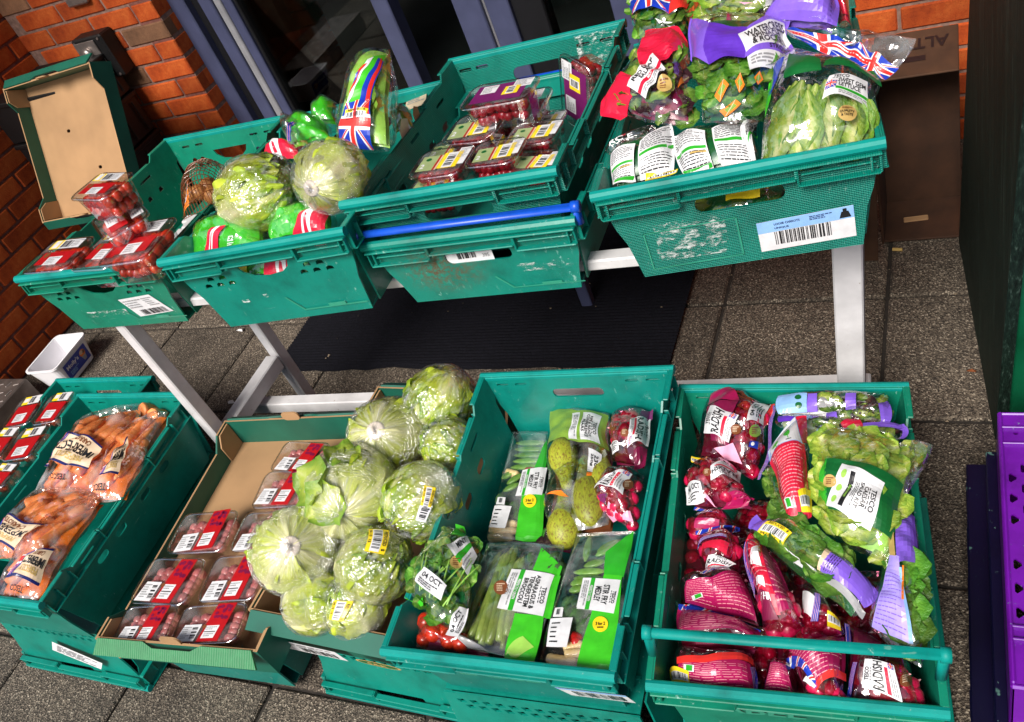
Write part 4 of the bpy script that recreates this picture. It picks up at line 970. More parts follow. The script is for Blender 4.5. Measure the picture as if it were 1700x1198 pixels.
def inner(R, S_, mat, k=.72, name='filling', lo=.012):
    """soft mass of the bag's contents behind the visible pieces"""
    u, v = np.meshgrid(np.linspace(.06, .94, 13), np.linspace(.06, .94, 13)); A = (S_.at(u, v) - S_.n * (lo + S_.T * (1 - k) * S_.prof(u, v))[..., None]).reshape(-1, 3)
    F = [(j * 13 + i, j * 13 + i + 1, (j + 1) * 13 + i + 1, (j + 1) * 13 + i) for j in range(12) for i in range(12)]
    B = A - S_.n * .012 ; n = len(A)
    return part(name, np.vstack([A, B]), F + [tuple(t + n for t in f[::-1]) for f in F], mat, R, smooth=True)
def fruit_on(R, S_, me, px, r, ax=(1, 0, 0), up=(0, 0, 1), dep=None, name=None, s=None):
    u = S_.uv(px); p = S_.at(*u) - S_.n * (r if dep is None else dep); inst(name or me.name.split('.')[0], me, R, basis(ax, up, p, s or (r, r, r)))
def pdir(S_, p, q): return S_.at(*S_.uv(q)) - S_.at(*S_.uv(p))
def badge(R, S_, px, r, ink, lines=True, txt=None, ink2='tan'):
    x, y = px; L = lab(S_, [(x - r, y + r), (x + r, y + r), (x + r, y - r), (x - r, y - r)], lift=.0022); L.disc(.5, .5, .5, .5, ink, 0)
    if txt: L.text(txt, .2, .45, .8, .68, 'ink')
    if lines: L.lines(.22, .22 if not txt else .15, .78, .8 if not txt else .4, 4 if not txt else 2, ink2)
    L.build(R, 'badge')
def sticker(R, S_, q, txt=True, seed=5, vert=False):
    L = lab(S_, q, lift=.0026); L.bg('yellow').rect(.10 if vert else .04, .22 if not vert else .04, .96 if not vert else .78, .70 if not vert else .96, 'paper').bars(.12 if not vert else .18, .28 if not vert else .1, .88 if not vert else .7, .66 if not vert else .9, 14, seed=seed, vert=vert)
    if txt and not vert: L.text('REDUCED', .14, .76, .74, .94).text('$', .84, .76, .92, .94).text('04.10  15', .10, .04, .70, .17)
    elif txt: L.lines(.8, .05, .95, .95, 1)
    L.build(R, 'reduced_sticker')
def brand(L, a0, b0, a1, b1, ink='ink'):
    L.text('TESCO', a0, b0 + (b1 - b0) * .3, a1, b1, ink)
    for i in range(5): L.rect(a0 + (a1 - a0) * (i * .21), b0, a0 + (a1 - a0) * (i * .21 + .14), b0 + (b1 - b0) * .12, ink, 3)
def radish_label(R, S_, q, flagmark=True):
    L = lab(S_, q, lift=.002); L.bg(); brand(L, .26, .79, .70, .96); L.text('RADISH', .05, .44, .95, .74).rect(.04, .27, .80, .38, 'crimson').lines(.06, .06, .72, .24, 3)
    if flagmark: L.flag(.80, .05, .99, .24, 2)
    L.build(R, 'label')
def date_label(R, S_, q, t='04 OCT'):
    L = lab(S_, q, lift=.0021); L.bg().text(t, .12, .55, .88, .84).lines(.12, .10, .80, .46, 3, 'ink'); L.build(R, 'date_label')
def printed(R, S_, q, ink, name='printed_panel', lift=.0010, lines=0, lk='pinkline', seed=2, area=(.08, .08, .92, .92), t=.35):
    L = lab(S_, q, lift=lift, cell=.007); L.bg(ink)
    if lines: L.lines(*area, lines, lk, seed, 1, t)
    L.build(R, name); return L
def fl(R, S_, q, lift=.0012):
    L = lab(S_, q, lift=lift, cell=.007); L.flag(0, 0, 1, 1, 0); L.build(R, 'flag_print')
def strip(R, S_, q, n=3, lift=.0016):
    """the red, white and blue edge of a bag"""
    L = lab(S_, q, lift=lift, cell=.007); L.bg('flag_blue')
    for i in range(n): L.quad([((i + .15) / n, 0), ((i + .45) / n, 0), ((i + .75) / n, 1), ((i + .45) / n, 1)], 'white').quad([((i + .24) / n, 0), ((i + .36) / n, 0), ((i + .66) / n, 1), ((i + .54) / n, 1)], 'flag_red', 2)
    L.build(R, 'flag_edge')

# ------------------------------------------------------------------ punnets
def rr_loop(w, l, z, r, n=4): return [(x, y, z) for x, y in slot(0, 0, w, l, n, r)]
def punnet(name, label, cat, group, w, l, d, fruit, nx, ny, fr, deco, layers=1, fname='fruit', flute=False):
    T = thing(name, label, cat, mat=Matrix.Identity(4), group=group); OFF[T.name] = np.zeros(3)
    rg = [rr_loop(w - .016, l - .016, -.001, .018), rr_loop(w - .020, l - .020, -.012, .018), rr_loop(w - .034, l - .034, -d, .016)]
    V = [p for q in rg for p in q]; n = len(rg[0]); F = [(k * n + (i + 1) % n, k * n + i, (k + 1) * n + i, (k + 1) * n + (i + 1) % n) for k in range(2) for i in range(n)] + [tuple(2 * n + i for i in range(n))]
    part('clear_tray', V, F, 'clear_plastic', T, smooth=False)
    rg = [rr_loop(w - .014, l - .014, .0005, .018), rr_loop(w - .008, l - .008, .0022, .022), rr_loop(w, l, .0005, .024), rr_loop(w, l, -.003, .024)]
    V = [p for q in rg for p in q]; F = [(k * n + (i + 1) % n, k * n + i, (k + 1) * n + i, (k + 1) * n + (i + 1) % n) for k in range(3) for i in range(n)]; part('lip', V, F, 'lip_plastic', T, smooth=True)
    V = rr_loop(w - .013, l - .013, .0012, .018); part('lid_film', V, [tuple(range(len(V)))], 'lid_film', T)
    r = random.Random(len(name)); iw, il = w - .030 - 2 * fr, l - .030 - 2 * fr
    for k in range(layers):
        for j in range(ny):
            for i in range(nx):
                if layers > 1 and k == layers - 1 and 0 < i < nx - 1 and j > 0: continue   # deep inside, never seen
                x = -iw / 2 + iw * i / max(1, nx - 1) + r.uniform(-.25, .25) * fr; y = -il / 2 + il * j / max(1, ny - 1) + r.uniform(-.25, .25) * fr
                s_ = fr * r.uniform(.92, 1.1); q = 1 - .09 * k
                inst(fname, fruit, T, Matrix.Translation((x * q, y * q, -.004 - fr - k * fr * 1.65 - r.uniform(0, .006))) @ Matrix.Rotation(r.uniform(0, 6), 4, 'Z') @ Matrix.Rotation(r.uniform(-.7, .7), 4, 'Y') @ Matrix.Scale(s_, 4))
    L = Label(Flat((-w / 2, -l / 2, .0016), (w, 0, 0), (0, l, 0)), UQ, lift=.0004, cell=.05); deco(L); L.build(T, 'lid_label'); T['wl'] = (w, l); return T
def put_punnet(T, q, pl, label, tilt=0):
    """q = BL,BR,TR,TL of the lid in the photo, reading order"""
    p = [onp(t, pl) for t in q]; x = p[1] - p[0] + p[2] - p[3]; y = p[3] - p[0] + p[2] - p[1]; w, l = T['wl']
    n = unit(np.cross(x, y)); lx, ly_ = np.linalg.norm(x) / 2, np.linalg.norm(y) / 2; x = unit(x); y0 = unit(y); yy = unit(np.cross(n, x)); yy = unit(y0 + yy); x = np.cross(yy, n)
    m = np.eye(4); m[:3, 0] = x * min(1.25, max(.8, lx / w)); m[:3, 1] = yy * min(1.25, max(.8, ly_ / l)); m[:3, 2] = n; m[:3, 3] = sum(p) / 4
    T.matrix_world = Matrix(m.tolist()); T['label'] = label
def series(master, places):
    src = list(places)
    roots = [master] + [copy_tree(master) for _ in src[1:]]
    for i, (R, (q, pl, lb)) in enumerate(zip(roots, src)):
        put_punnet(R, q, pl, lb)
        for ch in R.children:
            if ch.name.startswith('lid_label') and i: ch.rotation_euler.z = rng.uniform(-.10, .10); ch.location.x += rng.uniform(-.006, .006); ch.location.y += rng.uniform(-.005, .005); ch.location.z += .0004
    for R in roots:
        if 'wl' in R.keys(): del R['wl']
def deco_tom(L):
    L.rect(.16, .22, .86, .58, 'red', 0); L.rect(.36, .20, .66, .44, 'paper', 1).lines(.39, .23, .63, .42, 4, 'grey', t=.45, lay=2); L.rect(.14, .68, .34, .94, 'yellow', 1).rect(.34, .68, .80, .94, 'paper', 1).bars(.37, .71, .58, .91, 9, lay=2).lines(.60, .72, .79, .92, 4, 'grey', lay=2); L.rect(.18, .70, .30, .92, 'paper', 2)
    L.disc(.26, .50, .06, .08, 'bronze', 1, 12)
def deco_straw(L):
    L.rect(.16, .06, .86, .66, 'red', 0).rect(.30, .14, .68, .40, 'paper', 1).lines(.33, .17, .65, .37, 4, 'grey', lay=2).rect(.22, .70, .44, .96, 'yellow', 1).rect(.44, .70, .84, .96, 'paper', 1).bars(.47, .73, .66, .93, 8, lay=2).rect(.24, .78, .42, .90, 'paper', 2)
def deco_grape(L):
    L.quad([(.42, .04), (.74, .04), (.82, .96), (.54, .96)], 'red', 0)
    r = random.Random(5)
    for i in range(20): a = r.uniform(.57, .76); b = r.uniform(.56, .90); L.disc(a, b, .026, .040, 'wine', 1 + i % 2, 9)
    L.quad([(.10, .06), (.38, .06), (.42, .46), (.16, .46)], 'paper', 1).bars(.30, .12, .38, .40, 6, lay=2, vert=True); L.lines(.15, .12, .28, .42, 6, 'grey', lay=2, t=.45)
    L.quad([(.47, .12), (.66, .12), (.69, .42), (.50, .42)], 'paper', 1).rect(.49, .26, .66, .28, 'ink', 2).lines(.50, .31, .66, .40, 2, 'grey', lay=2).lines(.50, .15, .64, .24, 2, 'grey', lay=2).disc(.465, .40, .03, .05, 'bronze', 2, 10)
def deco_berry(L):
    L.rect(.12, .24, .42, .72, 'olive', 0).rect(.42, .24, .46, .72, 'red', 0).rect(.46, .24, .49, .72, 'tan', 0).rect(.49, .22, .52, .74, 'ink', 0); L.disc(.25, .60, .05, .05, 'dark_green', 1, 10).text('2', .16, .32, .24, .46, 'paper', 1)
    L.rect(.50, .26, .84, .76, 'yellow', 1).rect(.58, .27, .76, .75, 'paper', 2).bars(.60, .32, .74, .70, 8, lay=3, vert=True); L.rect(.74, .34, .95, .88, 'paper', 0).lines(.77, .55, .94, .85, 6, 'grey', lay=2, t=.4)
def deco_plum(L):
    L.rect(.14, .16, .86, .84, 'plum', 0).rect(.22, .50, .44, .80, 'paper', 1).lines(.24, .53, .42, .77, 4, 'grey', lay=2, t=.45).rect(.56, .34, .78, .66, 'yellow', 2).rect(.61, .36, .72, .64, 'paper', 3).bars(.62, .40, .71, .60, 6, lay=4, vert=True).rect(.66, .58, .92, .88, 'paper', 1).lines(.68, .62, .90, .86, 5, 'grey', lay=2)
# tomatoes in the far left upper crate
P1 = (.862, -.035, 1.1)
mt = punnet('tomato_punnet', None, 'tomato punnet', 'punnets of small tomatoes in the far left upper crate', .155, .118, .062, TOM, 6, 4, .0135, deco_tom, 2, 'tomato')
series(mt, [(PX((30, 455), (108, 450), (160, 392), (92, 398)), (.868, 0, 1.1), 'tomato punnet at the front left corner of its crate'),
            (PX((112, 452), (172, 446), (248, 372), (186, 384)), (.868, 0, 1.1), 'tomato punnet lying between two others at the crate front'),
            (PX((164, 442), (238, 434), (296, 362), (216, 370)), (.892, 0, 1.1), 'tomato punnet at the front right corner with bright yellow sticker'),
            (PX((122, 380), (205, 366), (282, 346), (190, 352)), (.925, 0, 1.2), 'lower tomato punnet of the stacked pair, mostly hidden'),
            (PX((106, 335), (180, 319), (232, 285), (160, 296)), (.995, 0, 1.2), 'top tomato punnet of the stacked pair by the tan tray')])
# net bag of onions behind
R, S_ = bag('onion_net', 'brown net bag with an orange label in the tomato crate', 'net bag', PX((318, 283), (372, 272), (372, 322), (302, 370)), (.86, .0, 1.4), .045, 5, film=None)
fill(R, S_, ONI, .022, 4, (.1, .9), (.05, .45), seed=2, dep=.03, name='onion')
g = G()
for i in range(15):
    g.tube([S_.at(i / 14, t / 10, .001) for t in range(11)], .0009, 4); g.tube([S_.at(t / 10, i / 14, .001) for t in range(11)], .0009, 4)
g.part('netting', ['print_bronze'], R); L = lab(S_, PX((302, 362), (322, 352), (330, 328), (310, 336))); L.bg('orange').rect(.1, .7, .9, .95, 'paper'); L.build(R, 'label')
# strawberries
ms = punnet('strawberry_punnet', None, 'strawberry punnet', 'punnets of strawberries in the far left lower crate', .125, .115, .05, STR, 4, 4, .014, deco_straw, 1, 'strawberry')
P8 = (.325, 0, 1)
series(ms, [(CC7((20, 248), (158, 240), (232, 82), (112, 90)), P8, 'strawberry punnet in the back left of the far left crate'),
            (CC7((175, 238), (288, 222), (400, 62), (255, 78)), P8, 'strawberry punnet in the back right of the far left crate'),
            (CC7((-130, 430), (-8, 424), (100, 254), (-20, 262)), P8, 'strawberry punnet cut by the left picture edge, second row'),
            (CC7((2, 428), (160, 412), (268, 236), (118, 250)), P8, 'strawberry punnet in the second row, beside the carrot crate'),
            (CC7((-120, 575), (10, 565), (112, 432), (-8, 440)), P8, 'strawberry punnet in the third row at the left edge'),
            (CC7((-260, 740), (-120, 725), (-5, 585), (-130, 590)), P8, 'strawberry punnet in the front row at the left edge')])
# grapes in the cardboard tray
zr = lambda a: rad(a)
gx = np.array((math.cos(rad(4)), math.sin(rad(4)), 0)); gy = np.array((-math.sin(rad(5)), math.cos(rad(5)), 0.015)); gy = unit(gy - gx * (gy @ gx))
tb, _ = tray_box('grape_tray', 'green and tan cardboard tray holding the punnets of red grapes', 'cardboard tray', np.array((-1.437, .826, .310)), gx, gy, .425, .60, .085, lip=.03, front_light=True); del tb['P']
mg = punnet('grape_punnet', None, 'grape punnet', 'punnets of red grapes in the cardboard tray', .168, .115, .05, GRP, 6, 5, .0150, deco_grape, 1, 'grape')
P9 = (.293, .02, .8)
series(mg, [(BB8((15, 1122), (295, 1128), (388, 925), (95, 935)), P9, 'grape punnet at the front left of the cardboard tray'),
            (BB8((318, 1130), (690, 1130), (748, 915), (415, 925)), P9, 'grape punnet at the front right of the cardboard tray'),
            (BB8((98, 915), (400, 925), (545, 672), (240, 662)), P9, 'second grape punnet from the front, by the dark crate'),
            (BB8((462, 900), (800, 905), (860, 650), (590, 648)), P9, 'grape punnet under the overhanging lettuce with white stem'),
            (BB8((286, 655), (620, 632), (705, 412), (420, 425)), P9, 'rearmost grape punnet in the left column'),
            (BB8((640, 630), (935, 632), (1010, 412), (745, 420)), P9, 'grape punnet mostly hidden behind the white stemmed lettuce'),
            (BB8((762, 395), (1060, 398), (1120, 188), (855, 195)), P9, 'grape punnet left of the large torn lettuce'),
            (BB8((868, 180), (1120, 190), (1200, 62), (940, 72)), P9, 'grape punnet at the back of the tray near the lettuces')])
# dark berries
mb = punnet('berry_punnet', None, 'berry punnet', 'punnets of dark red berries in the stacked upper crate', .12, .095, .05, BER, 6, 5, .0095, deco_berry, 2, 'berry')
P3 = (.885, -.02, 1.2)
series(mb, [(CC3((85, 880), (470, 860), (560, 640), (190, 655)), P3, 'berry punnet at the front left of the dark berry crate'),
            (CC3((455, 815), (860, 760), (975, 560), (620, 600)), (.905, -.02, 1.2), 'berry punnet raised at the front middle of the dark berry crate'),
            (CC3((800, 800), (1160, 790), (1175, 710), (880, 740)), (.875, -.02, 1.2), 'berry punnet at the front right, half below the crate rim'),
            (CC3((320, 625), (690, 610), (815, 380), (470, 395)), P3, 'berry punnet by the left wall with olive label'),
            (CC3((790, 620), (1150, 640), (1225, 430), (880, 470)), (.89, -.02, 1.2), 'berry punnet on the right of the middle row'),
            (CC3((60, 1010), (420, 985), (470, 890), (110, 905)), (.855, -.02, 1.2), 'berry punnet lying low behind the front rim'),
            (CC3((180, 760), (560, 730), (640, 560), (300, 590)), (.835, -.02, 1.3), 'berry punnet of the lower layer, second from the left wall'),
            (CC3((560, 720), (980, 690), (1060, 520), (700, 540)), (.835, -.02, 1.3), 'berry punnet of the lower layer near the middle'),
            (CC3((830, 560), (1200, 530), (1240, 380), (900, 390)), (.835, -.02, 1.4), 'berry punnet of the lower layer by the upright purple punnet'),
            (CC3((420, 560), (760, 520), (830, 380), (520, 400)), (.832, -.02, 1.4), 'berry punnet of the lower layer behind the olive labelled one')])
mp_ = punnet('plum_punnet', None, 'fruit punnet', 'punnets with purple film lids', .15, .10, .055, BER, 7, 5, .011, deco_plum, 2, 'berry')
series(mp_, [(CC3((455, 372), (965, 300), (1070, 110), (560, 185)), (.935, -.03, 1.4), 'purple lidded punnet on top at the back of the berry crate'),
             (CC3((560, 480), (1085, 400), (1125, 225), (640, 250)), (.872, -.03, 1.4), 'lower purple punnet under another at the back')])
up = copy_tree(mp_); up['label'] = 'purple lidded punnet standing on edge against the right wall'
p = [aty(t, 1.50) for t in CC3((1255, 395), (1395, 400), (1420, 90), (1240, 130))]
x = unit(p[3] - p[0]); y = unit(np.array((-.45, .35, .2))); n_ = unit(np.cross(x, y)); n_ = n_ if n_[1] < 0 else -n_; y = np.cross(n_, x)
m = np.eye(4); m[:3, 0], m[:3, 1], m[:3, 2], m[:3, 3] = x, y, n_, sum(p) / 4; up.matrix_world = Matrix(m.tolist())

# ------------------------------------------------------------------ lettuces
def lettuce(label, px, rpx, zc, pole, seed, stem=True, flat=(1, 1, .9), torn_leaf=False, group=None):
    c = atz(px, zc); r0 = rpx * ((c - CAM) @ RM[2]) / FPX; pole = unit(RM[0] * pole[0] + RM[1] * pole[1] - RM[2] * (pole[2] if len(pole) > 2 else math.sqrt(max(.05, 1 - pole[0] ** 2 - pole[1] ** 2)))); r0 *= 1.07; rr = random.Random(seed); nrs = np.random.RandomState(seed)
    T = thing('iceberg_lettuce', label, 'lettuce', tuple(c - (0, 0, r0 * .9)), group)
    b = np.array(basis(pole, (.3, .2, 1)))[:3, :3]
    def P(th, ph, R): return c + (b @ np.stack([np.cos(th) * np.ones_like(ph) * R, np.sin(th) * np.cos(ph) * R, np.sin(th) * np.sin(ph) * R], -1)[..., None])[..., 0] * np.array(flat)
    for k in range(9):
        ph0 = k * 2.4 + rr.uniform(-.3, .3); hw = rr.uniform(.85, 1.15); thm = rr.uniform(2.2, 2.9); R0 = r0 * (.885 + .013 * k); f1 = SN(seed * 31 + k, 5); f4 = SN(seed * 37 + k, 17, 9); nx, ny = 22, 26
        a, t = np.meshgrid(np.linspace(-1, 1, nx + 1), np.linspace(.03, 1, ny + 1)); th = t * thm; ph = ph0 + a * hw * (1 - .6 * t ** 5) + .10 * f1(t * 3, a)
        vein = np.abs(np.sin(a * 7 + t * 3 * np.sign(a)))
        edge = np.maximum(np.abs(a) ** 5, t ** 7); R = R0 * (1 + .06 * f1(a * 2, t * 3) * t + .07 * np.exp(-(a / .13) ** 2) * (1 - t) + .030 * (vein - .5) * np.minimum(1, t * 2) + .045 * f4(a * 1.3, t * 1.6) * np.minimum(1, t * 2.2) + edge * (.04 + .09 * np.sin(t * 23 + k + a * 9)) * np.minimum(1, t * 2))
        V = P(th, ph, R).reshape(-1, 3); W = nx + 1; F = [(j * W + i, j * W + i + 1, (j + 1) * W + i + 1, (j + 1) * W + i) for j in range(ny) for i in range(nx)]
        o = part('leaf', V, F, 'iceberg_leaf', T, smooth=True); bl = np.clip(-.12 + .78 * t + .38 * np.abs(a) - .45 * np.exp(-(a / .12) ** 2) * (1 - .5 * t) - .12 * (vein < .22), 0, 1)
        o.data.attributes.new('blade', 'FLOAT', 'POINT').data.foreach_set('value', bl.ravel().astype(np.float32))
    V, F = lathe([(-math.cos(math.pi * i / 10), math.sin(math.pi * i / 10)) for i in range(11)], 16); o = part('heart', c + np.array(V) * r0 * .86 * np.array(flat), F, 'iceberg_leaf', T, smooth=True); o.data.attributes.new('blade', 'FLOAT', 'POINT').data.foreach_set('value', np.full(len(V), .5, np.float32))
    if torn_leaf:
        for k, (d, s1) in enumerate((((-.35, -.4, .85), 1.0), ((.15, .3, .9), .8), ((.1, -.75, .62), .95))):
            d = unit(d); q = c + d * r0 * 1.0; m2 = LEAF['caesar_leaf'][2]; inst('torn_leaf', m2, T, basis(np.cross(d, (.4 - k * .5, .6, .2 * k)), d, q, (r0 * .9 * s1, r0 * 1.0 * s1, r0 * .9)))
    if stem:
        s_ = c + pole * r0 * .985 * np.array(flat); g = G(); g.tube([s_ - pole * .012, s_ + pole * .001, s_ + pole * .003, s_ + pole * .0015], [r0 * .25, r0 * .22, r0 * .18, r0 * .10], 16); g.part('stem_end', ['tail_root'], T, True)
    n, m_ = 64, 30; th, ph = np.meshgrid(np.linspace(.001, math.pi - .001, m_ + 1), np.linspace(0, 2 * math.pi, n + 1)[:-1], indexing='ij'); f2 = SN(seed + 900, 3); f3 = SN(seed + 950, 9)
    pin = np.exp(-(th / .9) ** 2) + .7 * np.exp(-((math.pi - th) / .7) ** 2)
    R = r0 * (1.05 + .04 * f2(np.cos(ph) * np.sin(th) * 2, np.cos(th) * 2 + np.sin(ph)) + .028 * pin * np.sin(ph * 22 + 3 * f2(np.cos(ph), th)) + .012 * f3(np.cos(ph) * np.sin(th) * 3, np.cos(th) * 3 + np.sin(ph) * 2))
    V = P(th, ph, R).reshape(-1, 3); F = [(j * n + i, j * n + (i + 1) % n, (j + 1) * n + (i + 1) % n, (j + 1) * n + i) for j in range(m_) for i in range(n)]
    o = part('cling_film', V, F, 'cling_film', T, smooth=True); kk = np.clip((th - .75) / .7, 0, 1)[..., None]; fv = (np.stack([np.cos(ph) * 2.4 + seed, np.sin(ph) * 2.4, th * .5], -1) * (1 - kk) + kk * (np.stack([np.sin(th) * np.cos(ph), np.sin(th) * np.sin(ph), np.cos(th)], -1) * 1.6 + seed)).reshape(-1, 3)
    o.data.attributes.new('flow', 'FLOAT_VECTOR', 'POINT').data.foreach_set('vector', fv.ravel().astype(np.float32))
    class Sf(PxMap):     # the side of the ball that faces the viewer
        def at(s, u, v, off=0):
            u = np.asarray(u, float); v = np.asarray(v, float); a, e = (u - .5) * 2.4, (v - .5) * 2.4; x = np.sin(a) * np.cos(e); y = np.sin(e); z = np.cos(a) * np.cos(e)
            w = unit(CAM - c); h = unit(np.cross((0, 0, 1), w)); k2 = np.cross(w, h); d = x[..., None] * h + y[..., None] * k2 + z[..., None] * w
            return c + d * ((r0 * 1.045 + off) * np.ones_like(u))[..., None] * np.array(flat)
    return T, Sf()
LG = 'film wrapped iceberg lettuces in the green box'; vw = lambda p, z=.42: CAM - atz(p, z)
bt, _ = tray_box('lettuce_box', 'dark green cardboard box heaped with wrapped iceberg lettuces', 'cardboard box', np.array((-1.075, .912, .318)), unit((1, -.04, 0)), unit((.04, 1, .02)), .375, .60, .125, lip=.035, tabs=False); del bt['P']
front_b = Flat((-1.265, .610, .200), (.375, -.016, 0), (0, -.004, .08)); L = Label(front_b, [(.10, -.02), (.50, .0), (.46, .42), (.06, .45)], lift=.0035); L.bg().bars(.3, .15, .9, .6, 20).lines(.08, .65, .9, .92, 2); L.build(bt, 'paper_label')
L = Label(front_b, [(.56, .04), (.86, .04), (.86, .34), (.56, .34)], lift=.003); L.disc(.5, .5, .48, .40, 'gold', 0).disc(.5, .5, .42, .30, 'dark_green', 1).text('S&K', .28, .32, .72, .68, 'gold', 2); L.build(bt, 'printed_logo')
lettuce('lettuce at the top of the heap beside the tall crate', (730, 663), 56, .44, (.5, -.8, -.2), 1, False, group=LG)
lettuce('lettuce with white stem facing up, left of the topmost one', (644, 724), 64, .42, (-.2, -.27), 2, True, group=LG)
lettuce('lettuce wedged below the topmost one by the crate wall', (742, 735), 44, .42, (.5, .4, -.5), 3, False, group=LG)
lettuce('biggest lettuce with torn pale outer leaves', (580, 817), 76, .43, (.0, .25), 4, False, torn_leaf=True, group=LG)
lettuce('lettuce with pale round stem end overhanging the grape tray', (489, 912), 69, .40, (.10, -.32), 5, True, group=LG)
T, s = lettuce('lettuce with a yellow and white sticker by the crate wall', (698, 830), 62, .42, (.6, -.6, -.4), 6, False, group=LG); sticker(T, s, PX((704, 806), (697, 845), (712, 850), (723, 810))); L = lab(s, PX((697, 838), (690, 862), (706, 866), (716, 842)), lift=.003); L.bg().bars(.1, .2, .9, .8, 8); L.build(T, 'price_label')
T, s = lettuce('lettuce with the upright reduced sticker at the front', (622, 938), 62, .37, (-.5, .8, -.3), 7, False, group=LG); sticker(T, s, PX((612, 880), (605, 915), (637, 921), (645, 882)))
lettuce('lettuce low at the front left of the box', (525, 998), 52, .335, (-.9, .2, .1), 8, False, group=LG)
T, s = lettuce('lettuce low at the front right with a tilted yellow sticker', (590, 1005), 52, .325, (.4, .9, -.1), 9, False, group=LG); sticker(T, s, PX((556, 996), (548, 1027), (570, 1030), (587, 998)))
LU = 'film wrapped lettuces in the upper crate'
lettuce('upper crate lettuce with frilly pale leaves on the left', (428, 319), 66, .93, (-.8, .3, -.3), 12, False, (1.05, 1, .85), group=LU)
lettuce('upper crate lettuce showing its round white stem', (549, 292), 58, .95, (-.36, .48), 13, True, (1, 1, .95), group=LU)

# ------------------------------------------------------------------ upper crate with the flag bag
P2 = (.87, .10, 1.1)
def green_bag(label, q, pl, seed, band, T=.05, side=None):
    R, S_ = bag('lettuce_bag', label, 'salad bag', q, pl, T, seed, 'bright green lettuce bags in the upper crate', wr=.006)
    inner(R, S_, 'print_bright_green', .9, 'printed_panel', -.0004 + .0)
    if band:
        b = printed(R, S_, band, 'crimson', lift=.0016); L = lab(S_, band, lift=.0022); L.quad([(.35, 0), (.62, 0), (.62, 1), (.35, 1)], 'white', 1).quad([(.42, 0), (.55, .0), (.5, .6), (.44, .7)], 'crimson', 2); L.build(R, 'white_band')
    return R, S_
R, S_ = green_bag('green lettuce bag with red band at the front left of the crate', PX((330, 372), (440, 366), (452, 425), (312, 436)), (.865, .15, 1.05), 21, PX((343, 432), (375, 426), (376, 374), (352, 378)))
L = lab(S_, PX((378, 415), (392, 413), (391, 391), (380, 393)), lift=.002); L.text('E2', .1, .5, .9, .95, 'white').lines(.1, .05, .9, .4, 3, 'white'); L.build(R, 'small_print')
green_bag('green lettuce bag with two red bands at the front right of the crate', PX((455, 350), (556, 345), (560, 400), (448, 412)), (.868, .15, 1.05), 22, PX((490, 405), (545, 398), (548, 352), (500, 352)))
green_bag('green bag with clear twisted neck behind the round lettuces', PX((476, 205), (545, 205), (560, 240), (478, 250)), (.90, .1, 1.3), 23, None)
R, S_ = bag('film_neck', 'clear twisted film neck of the green bag by the crate rim', 'film neck', PX((462, 185), (490, 195), (495, 240), (476, 240)), (.95, .1, 1.35), .012, 33, film='crumpled_film', wr=.006); strip(R, S_, PX((478, 235), (484, 235), (492, 205), (484, 203)), 2)
green_bag('green bag at the back of the crate behind the flag bag', PX((518, 178), (566, 172), (562, 205), (525, 220)), (.90, .1, 1.45), 24, None)
green_bag('lettuce bag mostly hidden, with red strip above the left lettuce', PX((440, 244), (498, 240), (500, 262), (440, 266)), (.89, .1, 1.3), 25, PX((440, 268), (496, 262), (496, 248), (440, 252)), .025)
R, S_ = bag('romaine_bag', 'tall bag of romaine printed with a union flag and yellow sticker', 'salad bag', PX((606, 88), (650, 76), (650, 258), (553, 240)), (.93, .55, 1.25), .06, 26, wr=.004, wob=.004, film='bag_film', under=.9)
inner(R, S_, 'print_lime', .85, 'romaine_heart', .006)
fill(R, S_, LEAF['gem_leaf'], .07, 6, (.5, .8), (.2, .6), 4, .008, axis=1.5, flat=.1, name='leaf')
L = lab(S_, PX((566, 238), (622, 250), (642, 92), (608, 100)), lift=.0014, cell=.006); L.bg('bright_green'); L.flag(0, .0, 1, .42, 1); L.quad([(.55, .3), (1, .2), (1, .9), (.75, .95)], 'flag_blue', 1).quad([(.82, .30), (.97, .28), (.97, .9), (.88, .95)], 'flag_red', 2).quad([(0, .38), (.22, .5), (.5, .98), (.15, .98)], 'white', 2).quad([(0, .5), (.16, .6), (.3, .9), (.1, .9)], 'flag_red', 3).quad([(.0, .62), (.14, .7), (.18, .78), (.0, .76)], 'flag_blue', 4); L.build(R, 'flag_print')
sticker(R, S_, PX((571, 202), (608, 198), (613, 181), (575, 183)))
R, S_ = bag('film_wrapped_greens', 'dark olive vegetable wrapped in film behind the flag bag', 'vegetable', PX((648, 185), (680, 180), (690, 215), (650, 220)), (.89, .1, 1.4), .03, 28); inner(R, S_, 'print_pear_green', .9, 'vegetable', .003)
L = Plane(aty((672, 184), 1.53), aty((706, 172), 1.53) - aty((672, 184), 1.53), aty((676, 160), 1.60) - aty((672, 184), 1.53)); q = Label(L, UQ, lift=.0); q.bg('print_tan' if False else 'tan').lines(.1, .3, .9, .9, 5, 'grey'); o = q.build(None, 'loose_label'); tag(o, 'loose tan price label standing at the back of the crate', 'label')

